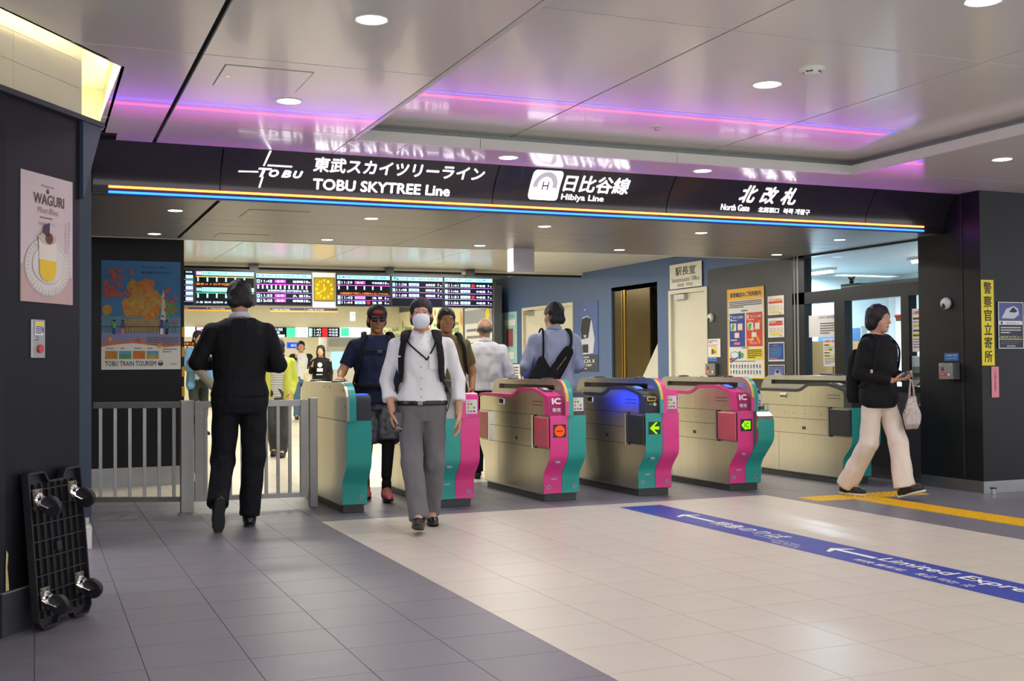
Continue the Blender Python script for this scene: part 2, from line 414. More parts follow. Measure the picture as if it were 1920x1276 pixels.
# ---- left: angled pillar with a lit cornice
p0 = Vector((-.134, 5.494, 0)); dv = Vector((.56, .829, 0)).normalized(); nv = Vector((dv.y, -dv.x, 0))
def pp(s, n, z=0): q = p0 + dv * s + nv * n; return Vector((q.x, q.y, z))
pil = G().prism([pp(.03, 0)[:2], pp(.598, 0)[:2], (.205, 6.5), (-1.5, 6.5), (-1.6, 5.0), (-.62, 4.9)], 0, 2.385, 'z').build('wall_left', DARK); tag(pil, kind='structure')
SKIRT = mat('dark_skirting', '3c3b40', rough=.35, var=.08)
G().prism([pp(.0, .006)[:2], pp(.604, .006)[:2], pp(.604, -.02)[:2], pp(.0, -.02)[:2]], 0, .19, 'z').build('skirting', SKIRT, pil)
G().prism([pp(.0, .012)[:2], pp(.604, .012)[:2], pp(.604, -.02)[:2], pp(.0, -.02)[:2]], .19, .196, 'z').build('skirting_bead', mat('skirting_bead', '7c7c80', rough=.4, var=.05), pil)
SC = mat('chipped_plaster', 'c8b880', rough=.8, var=.2, vscale=40)
G().add([pp(.026, .004, .2), pp(.05, .004, .2), pp(.045, .004, .25), pp(.038, .004, .3), pp(.044, .004, .36), pp(.03, .004, .38), pp(.026, .004, .3)], [(0, 1, 2, 3, 4, 5, 6)]).build('scuff', SC, pil)
CREAM = mat('cream_cornice_tile', 'e6dcc0', rough=.3, var=.02)
G().prism([pp(-2.5, .03)[:2], pp(.78, .03)[:2], pp(.78, -.35)[:2], pp(-2.5, -.35)[:2]], 2.385, 2.41, 'z').build('cornice_ledge', mat('cornice_ledge', '3a3a44', rough=.4, var=.04), pil)
for i, (sa, sb) in enumerate(((-2.5, -1.5), (-1.5, -.55), (-.55, .08), (.08, .62))):
    for za, zb in ((2.41, 2.545), (2.547, 2.68), (2.682, 2.96)):
        G().prism([pp(sa + .001, 0)[:2], pp(sb - .001, 0)[:2], pp(sb - .001, -.03)[:2], pp(sa + .001, -.03)[:2]], za, zb, 'z').build('cornice_tile', CREAM, pil)
G().add([pp(.6, .02, 2.385), pp(.77, .02, 2.385), pp(.6, .02, 2.0), pp(.6, -.02, 2.385), pp(.77, -.02, 2.385), pp(.6, -.02, 2.0)],
        [(0, 2, 1), (3, 4, 5), (0, 1, 4, 3), (1, 2, 5, 4), (2, 0, 3, 5)]).build('gusset', mat('gusset_grey', '39465c', rough=.4, var=.04), pil)
cav = G(); cav.prism([(-2, 3.0), (.44, 6.0), (.44, 7.9), (-1.5, 7.9)], 2.96, 2.98, 'z'); cav.box(.405, .42, 6.1, 7.86, 2.70, 2.96); cav.box(-1.5, .42, 7.8, 7.86, 2.70, 2.96)
cav.prism([pp(-2.5, .112)[:2], pp(.66, .112)[:2], pp(.66, .126)[:2], pp(-2.5, .126)[:2]], 2.70, 2.735, 'z')
cav.build('light_cove', CREAM, pil)
WARM = emis('warm_cove_strip', 'ffe6a8', 38)
G().prism([pp(-2.4, .13)[:2], pp(.62, .13)[:2], pp(.62, .15)[:2], pp(-2.4, .15)[:2]], 2.745, 2.76, 'z').box(.385, .402, 6.25, 7.7, 2.745, 2.775).build('cove_light_strip', WARM, pil)

# shutter guide post and the dark wall with the travel poster
POST = mat('shutter_guide', '323e50', rough=.35, metal=.3, var=.05)  # bluish reflection on the post is put into its base colour
o = G().box(.272, .343, 8.0, 8.12, .2, 2.7).build('trim_2', POST); tag(o, kind='structure')
G().box(.262, .345, 7.98, 8.14, 0, .14).build('base_block', WHITE, o); G().box(.28, .33, 8.02, 8.1, .14, .2).build('foot', CHROME, o)
wl = G().box(.2, 1.395, 11.99, 12.3, 0, 3.0).box(.2, .3, 8.12, 12.0, 0, 2.7).build('wall_north', DARK); tag(wl, kind='structure')
for xa, xb in ((.3, .72), (.72, 1.0), (1.0, 1.396)): G().box(xa + .001, xb - .001, 11.975, 11.99, 0, .185).build('skirting', BASEB, wl)
HY = mat('hazard_yellow', 'e8a818', rough=.5, var=.04)
for k in range(7): G().box(1.372, 1.399, 11.982, 11.99, .28 + .2 * k, .38 + .2 * k).build('hazard_stripe', HY, wl)

# ---- right: column, window wall, long wall
wr = G().box(7.79, 9.2, 7.84, 8.62, 0, 2.7).box(9.2, 15, 7.84, 8.0, 0, 2.7).build('wall_right', DARK); tag(wr, kind='structure')
G().box(7.782, 7.79, 7.84, 8.62, 0, .105).box(7.782, 15, 7.832, 7.84, 0, .105).build('skirting', BASEB, wr)
G().box(7.786, 7.79, 8.05, 8.075, .12, 2.7).build('panel_joint', mat('joint_black', '141418', rough=.6, var=.05), wr)
wr2 = G(); wr2.box(7.9, 8.0, 8.62, 10.9, 0, .9); wr2.box(7.9, 8.02, 10.72, 12.5, 0, 3.1); wr2.box(7.9, 8.02, 12.5, 13.46, 2.15, 3.1); wr2.box(7.9, 8.02, 13.46, 13.79, 0, 3.1)
wr2.box(7.9, 8.02, 13.79, 15.15, 2.26, 3.1); wr2.box(7.9, 8.02, 15.15, 16.45, 0, 3.1); wr2.box(7.9, 8.02, 16.45, 18.5, 2.16, 3.1); wr2.box(7.9, 8.02, 18.5, 19.76, 0, 3.1)
wall_e = wr2.build('wall_east', WALL_BLUEGLOW); tag(wall_e, kind='structure')
G().box(7.895, 7.9, 10.72, 12.5, 0, 2.36).box(7.895, 7.9, 8.62, 10.72, 0, .9).build('dark_cladding', mat('slate_cladding', '33343a', rough=.45, var=.06, vscale=2.5), wall_e)
G().box(7.885, 7.9, 8.62, 10.9, 0, .105).box(7.885, 7.9, 10.9, 12.5, 0, .105).build('skirting', BASEB, wall_e)
# light ceiling of the inner hall
lc = G().box(.3, 8.0, 11.0, 16.1, 2.62, 2.66).build('ceiling_inner', GAP); tag(lc, kind='structure')
for xa, xb in ((.3, 2.2), (2.2, 3.6), (3.6, 5.0), (5.0, 6.4), (6.4, 7.9)): G().box(xa + .004, xb - .004, 11.0, 16.1, 2.6, 2.618).build('ceiling_panel', LCEIL, lc)
G().box(.3, 7.9, 16.1, 16.16, 2.56, 2.7).build('edge_trim', LCEIL, lc); G().box(.3, 8.2, 16.16, 16.2, 2.53, 2.7).build('edge_pipe', GAP, lc)
# far hall
FW = mat('far_cream_wall', 'd8d2b8', rough=.5, var=.02)
fh = G().box(-3, 12, 16.2, 25.2, 2.75, 2.8).box(-3, 12, 25, 34, 2.6, 2.65).build('ceiling_far', LCEIL); tag(fh, kind='structure')
fb = G().box(-3, 12, 24.9, 25.2, 2.04, 2.75).box(-3, 12, 20.6, 20.9, 2.4, 2.75).build('trim_3', FW); tag(fb, kind='structure')
fw = G().box(-3, 14, 33, 33.2, 0, 2.7).box(1.0, 1.2, 12.3, 33, 0, 2.8).box(8.02, 8.3, 19.76, 33, 0, 2.8).build('wall_far', FW); tag(fw, kind='structure')
for (x, y, sx, sy, wt) in ((3.2, 13.0, 1.2, .25, 1), (5.6, 13.0, 1.2, .25, 1), (3.2, 15.2, 1.2, .25, .8), (5.6, 15.2, 1.2, .25, .8)):
    L = bpy.data.lights.new('hall_lamp', 'AREA'); L.shape = 'RECTANGLE'; L.size = sx; L.size_y = sy; L.energy = HALL_W * wt; L.color = (1, .96, .86)
    o = bpy.data.objects.new('hall_lamp', L); col.objects.link(o); o.location = (x, y, 2.59)
FLU = emis('fluorescent', 'fff8e8', 9)
for i, (x, y) in enumerate(((3.1, 18.5), (5.6, 18.5), (4.2, 22.5), (6.2, 22.5), (4.2, 27), (6.2, 27), (4.2, 30.5), (7, 30.5))):
    z = 2.6 if y > 25 else 2.75
    t = thing('ceiling_lamp', 'slim fluorescent lamp on the far hall ceiling, ' + ('over the display backs', 'over the end of the advert wall', 'before the far sign row', 'over the fruit panels', 'behind the far sign row', 'over the white ticket machine', 'at the far back wall', 'in the far back corner')[i], 'lamp', (x, y, z), 'far hall ceiling lamps')
    G().box(x - .6, x + .6, y - .12, y + .12, z - .03, z).build('tray', WHITE, t); G().box(x - .56, x + .56, y - .08, y + .08, z - .04, z - .03).build('tube', FLU, t)
    L = bpy.data.lights.new('hall_lamp', 'AREA'); L.shape = 'RECTANGLE'; L.size = 1.1; L.size_y = .2; L.energy = HALL_W; L.color = (1, .96, .84)
    o = bpy.data.objects.new('hall_lamp', L); col.objects.link(o); o.location = (x, y, z - .05); o.parent = t; o.matrix_parent_inverse = INV[t.name]

# ---- yellow tactile paving, raised bars and dots
TY = mat('tactile_yellow', 'e0b010', rough=.5, var=.06, vscale=12)
tp = thing('tactile_paving', 'yellow tactile paving with raised bars and dots before the wide gate', 'tactile paving', (6.75, 6.5, 0))
def ttile_mesh(dots):
    g = G().box(-.149, .149, -.149, .149, 0, .003)
    if dots:
        for i in range(5):
            for j in range(5): g.lathe([(.016, .003), (.011, .008), (0, .008)], (-.12 + .06 * i, -.12 + .06 * j, 0), n=6)
    else:
        for i in range(4): g.box(-.124 + .075 * i, -.1 + .075 * i, -.14, .14, .003, .008)
    me = bpy.data.meshes.new('tactile_tile'); me.from_pydata([tuple(p) for p in g.v], [], [q for q in g.f]); me.materials.append(TY); return me
mb, mdot = ttile_mesh(False), ttile_mesh(True)
def ttile(me, x, y):
    o = bpy.data.objects.new('tactile_tile', me); col.objects.link(o); o.location = (x, y, 0); o.parent = tp; o.matrix_parent_inverse = INV[tp.name]
for k in range(20): ttile(mb, 6.63, 7.85 - .3 * k)
for x in (6.27, 6.57, 6.87, 7.17): ttile(mdot, x, 8.15)
# ================================================================== the big illuminated sign
SIGNP = mat('black_sign_panel', '232228', rough=.22, var=.04, vscale=2, coat=.2)
GLOW = emis('sign_white_glow', 'ffffff', 2.6)
GLOWG = emis('sign_grey_glow', '9c9c9c', .9)
def ysign(z): t = min(max((2.70 - z) / .28, 0), 1); return 8.10 + .17 * math.sin(math.pi / 2 * t)
sign = thing('station_sign', 'long curved black sign with glowing white line names over the gates', 'sign', (4, 8.27, 2.42))
zs = [2.70 - .28 * i / 10 for i in range(11)]
for xa, xb in ((.36, 1.21), (1.21, 3.28), (3.28, 4.83), (4.83, 6.88), (6.88, 7.79)):
    g = G(); out = [(ysign(z), z) for z in zs]; inn = [(8.30, z) for z in zs]
    g.strip(out, inn, xa + .004, xb - .004); g.build('sign_panel', SIGNP, sign, auto=True)
G().box(.36, 7.79, 8.285, 8.31, 2.36, 2.70).build('backing', BLACK, sign)
def curved(g, name, m, dy=.006):
    """push flat shapes laid out in x,z onto the curved face"""
    bm = bmesh.new(); vs = [bm.verts.new(p) for p in g.v]
    for f in g.f:
        try: bm.faces.new([vs[i] for i in f])
        except ValueError: pass
    for k in range(1, 14):
        z = 2.70 - .02 * k
        bmesh.ops.bisect_plane(bm, geom=bm.verts[:] + bm.edges[:] + bm.faces[:], plane_co=(0, 0, z), plane_no=(0, 0, 1))
    for v in bm.verts: v.co.y += ysign(v.co.z) - dy
    me = bpy.data.meshes.new(name); bm.to_mesh(me); bm.free(); me.materials.append(m)
    return put(bpy.data.objects.new(name, me), sign)
def sign_text(body, x0, x1, z0, z1, bold=0, shear=0, m=GLOW, label=None, dy=.006):
    v, f = text_mesh(body, bold, shear, 0, 3); lo = v.min(0); d = v.max(0) - lo
    g = G().add([(x0 + (p[0] - lo[0]) / d[0] * (x1 - x0), -p[2] * .0004, z0 + (p[1] - lo[1]) / d[1] * (z1 - z0)) for p in v], f)
    o = curved(g, 'lettering', m, dy)
    if label: o['label'] = label
sign_text('東武スカイツリーライン', 1.858, 3.175, 2.582, 2.675, .022)
sign_text('TOBU SKYTREE Line', 1.868, 2.925, 2.462, 2.538, .03)
sign_text('日比谷線', 3.862, 4.44, 2.545, 2.663, .022)
sign_text('Hibiya Line', 3.862, 4.238, 2.47, 2.527, .012)
for ch, x in (('北', 5.505), ('改', 5.715), ('札', 5.925)): sign_text(ch, x, x + .155, 2.536, 2.667, .03, .12)
sign_text('North Gate', 5.352, 5.636, 2.468, 2.518, .012); sign_text('北剪票口', 5.728, 5.938, 2.466, 2.508, .012); sign_text('북쪽 개찰구', 5.985, 6.262, 2.464, 2.508, .012)
# emblem: long cross strokes and slanted letters
def q(pts): return G().add([(x, 0, z) for x, z in pts], [tuple(range(len(pts)))])
em = q([(1.33, 2.552), (1.468, 2.556), (1.468, 2.564), (1.33, 2.560)]); e2 = q([(1.528, 2.694), (1.542, 2.694), (1.508, 2.60), (1.497, 2.60)]); e3 = q([(1.498, 2.53), (1.510, 2.53), (1.49, 2.455), (1.478, 2.455)])
e4 = q([(1.527, 2.600), (1.702, 2.600), (1.705, 2.609), (1.530, 2.609)]); e5 = q([(1.468, 2.575), (1.56, 2.575), (1.562, 2.586), (1.471, 2.586)]); e6 = q([(1.500, 2.58), (1.520, 2.58), (1.500, 2.527), (1.480, 2.527)])
for k in (e2, e3, e4, e5, e6): em.add(k.v, k.f)
curved(em, 'emblem', GLOW)
for ch, x in (('O', 1.545), ('B', 1.635), ('U', 1.718)): sign_text(ch, x, x + .07, 2.532, 2.58, .05, .25)
# line symbol: rounded square, grey ring, letter
def rrect(x0, x1, z0, z1, r, n=5):
    p = []
    for cx, cz, a in ((x1 - r, z0 + r, -90), (x1 - r, z1 - r, 0), (x0 + r, z1 - r, 90), (x0 + r, z0 + r, 180)): p += arc(cx, cz, r, a, a + 90, n)
    return p
curved(q(rrect(3.575, 3.83, 2.473, 2.682, .03)), 'line_symbol', GLOW)
def annulus(cx, cz, r0, r1, n=40, rz=1.0):
    v = []; f = []
    for k in range(n):
        a = 2 * math.pi * k / n
        v += [(cx + r0 * math.cos(a), 0, cz + r0 * rz * math.sin(a)), (cx + r1 * math.cos(a), 0, cz + r1 * rz * math.sin(a))]
    for k in range(n): j = (k + 1) % n; f.append((2 * k, 2 * k + 1, 2 * j + 1, 2 * j))
    return G().add(v, f)
ha = G(); n_ = 24
for k in range(n_ + 1):
    a = math.pi * (k / n_ * 1.1 - .05); ha.v += [Vector((3.70 + .062 * math.cos(a), 0, 2.575 + .062 * math.sin(a))), Vector((3.70 + .104 * math.cos(a), 0, 2.575 + .098 * math.sin(a)))]
ha.f = [(2 * k, 2 * k + 1, 2 * k + 3, 2 * k + 2) for k in range(n_)]
curved(ha, 'symbol_ring', GLOWG, .009)
curved(annulus(3.70, 2.575, .0, .06), 'symbol_disc', GLOW, .0095)
sign_text('H', 3.675, 3.729, 2.545, 2.606, .012, 0, emis('symbol_black', '141414', .02), dy=.013)
# light strips under the sign
def led_mat(name, c, st):
    m = emis(name, 'ffffff', st); m.node_tree.nodes['Principled BSDF'].inputs['Emission Color'].default_value = c; m.node_tree.nodes['Principled BSDF'].inputs['Base Color'].default_value = c; return m
ORLED = led_mat('orange_light_strip', (1, .075, .013, 1), 14); BLLED = led_mat('blue_light_strip', (.004, .03, 1, 1), 22)
led = sign
G().box(.36, 7.79, 8.272, 8.31, 2.355, 2.42).build('light_channel', BLACK, led)
xsL = [.463, 1.31, 2.35, 3.2, 3.98, 5.0, 6.04, 6.9, 7.545]
for xa, xb in zip(xsL[:-1], xsL[1:]):
    G().box(xa + .001, xb - .001, 8.262, 8.276, 2.404, 2.418).build('orange_tube', ORLED, led)
    G().box(xa + .001, xb - .001, 8.262, 8.276, 2.368, 2.382).build('blue_tube', BLLED, led)
for z in (2.375, 2.39, 2.405): G().box(.36, .46, 8.262, 8.27, z, z + .004).build('louvre', mat('louvre_grey', '3a3c44', rough=.3, metal=.8, var=.03), led)

# ================================================================== departure boards
SCR = emis('screen_black', '0a0d18', .35)
CYAN = emis('screen_cyan', '9fe4ff', 1.0); HEADC = emis('screen_header', '8fdcff', 1.05); TXW = emis('screen_text', 'd4ecff', 1.15); MAG = emis('screen_magenta', 'e63cc8', 1.3)
ORT = emis('screen_orange', 'ff8030', 1.1); HDT = emis('screen_header_text', '1a4a78', .3); PLINE = emis('screen_violet', 'b07ae0', 1.1); GLINE = emis('screen_green', '40e890', 1.1); REDS = emis('screen_red', 'e02028', 1.1); YLN = emis('screen_yellow', 'ffd060', 1.2)
YB = 15.9
def monitor(x0, x1, z0, z1, label):
    t = thing('departure_board', label, 'display', ((x0 + x1) / 2, YB, z0), 'departure displays hanging in a row')
    G().box(x0, x1, YB, YB + .09, z0, z1).build('housing', BLACK, t)
    s = Sheet((x0 + .012, YB - .001, z0 + .012), (1, 0, 0), (0, 0, 1), (0, -1, 0), t, .002)
    w, h = x1 - x0 - .024, z1 - z0 - .024
    s.rect(0, 0, w, h, SCR, -1, 'screen'); return t, s, w, h
def header(s, w, h, num, title):
    s.rect(0, h * .86, w, h * .99, HEADC, 0, 'screen_header'); s.text(num, w * .02, h * .885, w * .12, h * .085, HDT, 1, .02); s.rect(w * .17, h * .87, w * .185, h * .98, MAG, 1); s.text(title, w * .2, h * .89, min(w * .72, .055 * len(title)), h * .07, HDT, 1, .01)
def row(s, w, h, z, pf, tm, typ, dest, cars, red=False, typm=None):
    rh = h * .1
    s.rect(w * .01, z, w * .06, z + rh, CYAN, 0); s.text(pf, w * .022, z + rh * .15, w * .025, rh * .7, HDT, 1)
    s.text(tm, w * .085, z + rh * .1, w * .2, rh * .8, TXW, 1, .006)
    m = typm or CYAN
    s.rect(w * .33, z + .004, w * .53, z + rh, m, 0); s.text(typ, w * .37, z + rh * .18, w * .12, rh * .65, TXW if m is MAG else HDT, 1, .01)
    if red: s.rect(w * .56, z + .004, w * .62, z + rh * .95, REDS, 0)
    s.text(dest, w * .66, z + rh * .12, w * .19, rh * .76, TXW, 1, .01); s.text(cars, w * (.9 if len(cars) == 1 else .87), z + rh * .1, w * (.03 if len(cars) == 1 else .07), rh * .8, TXW, 1, .02); s.text('両', w * .95, z + rh * .1, w * .03, rh * .4, TXW, 1)
def stops(s, w, h, z, cols, m, seed=1):
    s.rect(0, z, w, z + .008, m, 0)
    for i in range(cols): s.rect(w * (.02 + .96 * i / cols), z - h * .13, w * (.02 + .96 * i / cols) + .02, z - .006, CYAN, 0)
t, s, w, h = monitor(1.60, 1.985, 2.0, 2.49, 'narrow dark display strip beside the travel poster wall, leftmost of the departure boards')
for i in range(5): s.rect(w * .72, h * (.12 + .16 * i), w * .98, h * (.22 + .16 * i), CYAN, 0); s.rect(0, h * (.085 + .16 * i), w, h * (.095 + .16 * i), PLINE, 0)
s.text('両数', w * .72, h * .92, w * .24, h * .05, TXW); s.done()
t, s, w, h = monitor(1.995, 2.79, 2.0, 2.49, 'departure display of limited express trains with yellow and green stop lines')
for z, nm, tm, tr, lm in ((.86, '特急', '11:42', 'けごん21号', YLN), (.39, '特急', '12:02', 'リバティりょうもう', GLINE)):
    s.rect(0, h * z, w, h * (z + .12), HEADC, 0, 'screen_header'); s.rect(0, h * z, w * .1, h * (z + .12), PLINE if z > .5 else LBLUEINK, 1); s.text(nm, w * .01, h * (z + .025), w * .08, h * .07, TXW, 2); s.text(tm, w * .12, h * (z + .025), w * .14, h * .07, HDT, 2); s.text(tr, w * .28, h * (z + .025), w * .25, h * .07, HDT, 2)
    stops(s, w, h, h * (z - .05), 6, lm)
s.text('東京メトロ千代田線は、7時', 0, h * .57, w * .9, h * .07, ORT); s.text('久喜 館林 足利市 太田', 0, h * .05, w * .6, h * .06, TXW); s.done()
t, s, w, h = monitor(2.80, 3.585, 2.015, 2.47, 'departure display headed 1-2 with magenta express boxes')
header(s, w, h, '1-2', '新越谷・春日部・東武動物公園・久喜・南栗橋')
row(s, w, h, h * .70, '1', '11:45', '急 行', '南栗橋', '10', typm=MAG); stops(s, w, h, h * .64, 12, MAG); s.text('東武動物公園 杉戸高野台 幸手', w * .2, h * .42, w * .75, h * .06, TXW)
row(s, w, h, h * .24, '1', '11:55', '急 行', '久 喜', '10', typm=MAG); row(s, w, h, h * .08, '2', '12:05', '急 行', '南栗橋', '10', typm=MAG); s.rect(0, h * .38, w, h * .39, PLINE, 0); s.rect(0, h * .21, w, h * .22, PLINE, 0); s.done()
t, s, w, h = monitor(3.93, 4.725, 2.02, 2.475, 'departure display headed 3-4 with an orange notice line')
header(s, w, h, '3-4', '曳舟・とうきょうスカイツリー・浅草・中央林間')
row(s, w, h, h * .70, '4', '11:39', '急 行', '中央林間', '10', typm=MAG); stops(s, w, h, h * .65, 6, MAG); s.text('小田急線内で発生した線路内人立入りのため、', w * .05, h * .36, w * .93, h * .07, ORT)
row(s, w, h, h * .2, '4', '11:43', 'りょうもう', '浅 草', '6', typm=PLINE); row(s, w, h, h * .04, '3', '11:44', '普 通', '浅 草', '6', True); s.rect(0, h * .32, w, h * .33, PLINE, 0); s.rect(0, h * .165, w, h * .175, PLINE, 0); s.done()
t, s, w, h = monitor(4.735, 5.525, 2.02, 2.47, 'departure display headed 5 with three local trains')
header(s, w, h, '5', '竹ノ塚・北越谷・北春日部・東武動物公園')
for i, (tm, d) in enumerate((('11:38', '北春日部'), ('11:48', '東武動物公園'), ('11:58', '東武動物公園'))): row(s, w, h, h * (.68 - .185 * i), '5', tm, '普 通', d, '7'); s.rect(0, h * (.645 - .185 * i), w, h * (.655 - .185 * i), PLINE, 0)
s.done()
t, s, w, h = monitor(5.535, 6.31, 2.02, 2.47, 'departure display headed 6-7 with red marks, rightmost of the row')
header(s, w, h, '6-7', '上野・銀座・中目黒')
for i, (pf, tm, r) in enumerate((('6', '11:41', True), ('7', '11:46', False), ('6', '11:51', True), ('7', '11:56', False))): row(s, w, h, h * (.68 - .2 * i), pf, tm, '普 通', '中目黒', '7', r); s.rect(0, h * (.645 - .2 * i), w, h * (.655 - .2 * i), PLINE, 0)
s.done()
hang = thing('display_rail', 'dark hanger rail with brackets that carries the departure displays', 'rail', (4, YB + .12, 2.5))
G().box(1.5, 6.6, YB + .12, YB + .16, 2.49, 2.52).build('rail', DGREY, hang)
for x in (2.8, 4.75, 6.0): G().box(x - .06, x + .06, YB + .1, YB + .16, 2.495, 2.6).build('bracket', DGREY, hang)
# clock
ck = thing('square_clock', 'square amber clock with numerals between two departure displays', 'clock', (3.76, YB, 2.0))
G().box(3.595, 3.925, YB + .02, YB + .08, 2.0, 2.49).build('panel', WHITE, ck)
G().box(3.61, 3.91, YB, YB + .03, 2.09, 2.42).build('case', mat('clock_case', '4a3c10', rough=.4, var=.05), ck)
s = Sheet((3.62, YB - .001, 2.10), (1, 0, 0), (0, 0, 1), (0, -1, 0), ck, .002)
s.rect(0, 0, .28, .31, emis('clock_face', '8a7410', .3), -1, 'clock_face'); CN = emis('clock_numerals', 'ffb428', 1.6)
for k in range(12):
    a = math.radians(90 - 30 * (k + 1)); s.text(str(k + 1), .14 + .108 * math.cos(a) - .016, .155 + .122 * math.sin(a) - .016, .032, .032, CN, 0, .006, name='numerals')
for a, L, wd in ((-142, .105, .008), (98, .07, .01)):
    a = math.radians(a); c, sn = math.cos(a), math.sin(a)
    s.poly([(.14 - .03 * c - wd / 2 * -sn, .155 - .03 * sn - wd / 2 * c), (.14 + L * c - wd / 2 * -sn, .155 + L * sn - wd / 2 * c), (.14 + L * c + wd / 2 * -sn, .155 + L * sn + wd / 2 * c), (.14 - .03 * c + wd / 2 * -sn, .155 - .03 * sn + wd / 2 * c)], CN, 1, 'clock_hand')
s.done()
# small advertisement strips under the boards
for i, (x0, x1, lab) in enumerate(((1.6, 2.15, 'under the narrow display'), (2.16, 2.55, 'under the limited express display'), (3.0, 3.48, 'under the 1-2 display'), (3.49, 3.95, 'under the clock'))):
    t = thing('banner_strip', 'slim navy and orange banner strip ' + lab, 'banner', ((x0 + x1) / 2, YB, 1.93), 'banner strips below the displays')
    G().box(x0, x1, YB, YB + .01, 1.93, 1.985).build('strip', mat('navy_strip', '2a2c5a', rough=.5, var=.03), t); s = Sheet((x0, YB, 1.93), (1, 0, 0), (0, 0, 1), (0, -1, 0), t); s.rect(0, 0, x1 - x0, .02, ORINK); s.text('TOBU SKYTREE', .03, .028, (x1 - x0) * .5, .014, WINK); s.done()

# ================================================================== posters and fixtures on the left
def poster(name, o, u, n, w, h, label, cat='poster', m=PAPER, group=None, frame=None, t=.004):
    """thin board whose print faces n; returns a Sheet with its origin at the lower left corner"""
    o = Vector(o); u = Vector(u).normalized(); n = Vector(n).normalized()
    r = thing(name, label, cat, o + u * w / 2, group)
    G().obox(o + u * w / 2 + Vector((0, 0, h / 2)) + n * t / 2, u, (0, 0, 1), n, w / 2, h / 2, t / 2).build('sheet', m, r)
    if frame:
        fm, fw = frame; g = G()
        for (a0, a1, b0, b1) in ((0, w, 0, fw), (0, w, h - fw, h), (0, fw, fw, h - fw), (w - fw, w, fw, h - fw)):
            g.obox(o + u * (a0 + a1) / 2 + Vector((0, 0, (b0 + b1) / 2)) + n * (t / 2 + .003), u, (0, 0, 1), n, (a1 - a0) / 2, (b1 - b0) / 2, t / 2 + .003)
        g.build('frame', fm, r)
    return Sheet(o + n * t, u, (0, 0, 1), n, r, .0012), r
# chestnut dessert poster on the angled pillar
s, r = poster('poster', pp(.13, 0, 1.478), dv, nv, .405, .595, 'tall pale pink poster of a layered dessert in a glass, on the angled pillar', m=mat('poster_pink', 'd6c2c6', rough=.5, var=.04, vscale=3))
W, H = .405, .595
s.poly([(0, 0), (W, 0), (W, .13), (0, .17)], mat('poster_table', 'c2a4a0', rough=.5, var=.05, vscale=5), 0)
PL1 = mat('plate_white', 'dcd4d0', rough=.5, var=.03); PL2 = mat('plate_shade', 'c2b4b0', rough=.5, var=.03)
s.disc(.2, .165, .18, PL2, 1, 36, .135); s.disc(.2, .17, .175, PL1, 2, 36, .13); s.disc(.2, .175, .125, PL2, 3, 32, .09); s.disc(.2, .177, .122, PL1, 4, 32, .087)
for k in range(40):
    a = 2 * math.pi * k / 40; s.poly([(.2 + .13 * math.cos(a), .17 + .095 * math.sin(a)), (.2 + .17 * math.cos(a + .03), .17 + .125 * math.sin(a + .03)), (.2 + .17 * math.cos(a + .06), .17 + .125 * math.sin(a + .06))], PL2, 5, 'plate_flutes')
s.poly([(.128, .13), (.255, .13), (.262, .31), (.12, .31)], mat('cream_layer', 'e4d8cc', rough=.5, var=.04), 6); s.poly([(.13, .13), (.15, .108), (.19, .1), (.23, .107), (.254, .13), (.258, .195), (.124, .2)], mat('mango', 'ecc428', rough=.5, var=.04), 7)
s.disc(.192, .3, .066, mat('chestnut_cream', 'c8b4a4', rough=.6, var=.1, vscale=60), 7, 20, .03); s.disc(.2, .30, .03, mat('chestnut', '6a3a2c', rough=.4, var=.08), 8, 16, .026); s.poly([(.152, .32), (.2, .305), (.205, .375), (.165, .36)], mat('chocolate', '3c3040', rough=.4, var=.1), 8)
s.text('WAGURI', .09, .455, .24, .05, mat('brown_print', '5c4c48', rough=.6), 2, .01); s.poly([(.2, .535), (.212, .518), (.2, .506), (.188, .518)], MATS['brown_print'], 2); s.text('Kinokuniya', .15, .535, .1, .014, MATS['brown_print'], 2)
s.text('Mont Blanc', .12, .415, .17, .028, mat('rose_print', 'a88c90', rough=.6), 2, 0, .3); s.lines(.14, .392, .12, 1, .02, .006, GREYINK); s.text('国産栗のモンブラン', .13, .36, .14, .014, MATS['rose_print']); s.text('秋の味覚をあなたに', .365, .24, .012, .16, MATS['rose_print'], vert=True); s.text('じっくり味わうひと時', .34, .24, .012, .15, MATS['rose_print'], vert=True); s.text('KINOKUNIYA', .155, .03, .09, .014, WINK, 2, .03); s.done()
# emergency call panel
t = thing('call_panel', 'steel emergency call panel with a red button below the dessert poster', 'panel', pp(.25, 0, 1.22))
G().obox(pp(.251, .006, 1.31), dv, (0, 0, 1), nv, .051, .088, .006).build('plate', STEEL2, t, bevel=.002)
s = Sheet(pp(.2, .012, 1.222), dv, (0, 0, 1), nv, t); s.rect(.02, .105, .088, .165, PAPER, 0); s.rect(.022, .15, .086, .163, YELINK, 1); s.lines(.026, .14, .056, 4, .009, .005, BLUEINK); s.rect(.078, .115, .087, .14, REDINK, 1); s.done()
G().cyl(pp(.262, .012, 1.264), nv, .019, .008, 20).build('red_button', mat('red_plastic', 'd84840', rough=.35, var=.04), t); G().cyl(pp(.24, .012, 1.312), nv, .009, .008, 14).build('key_switch', CHROME, t)
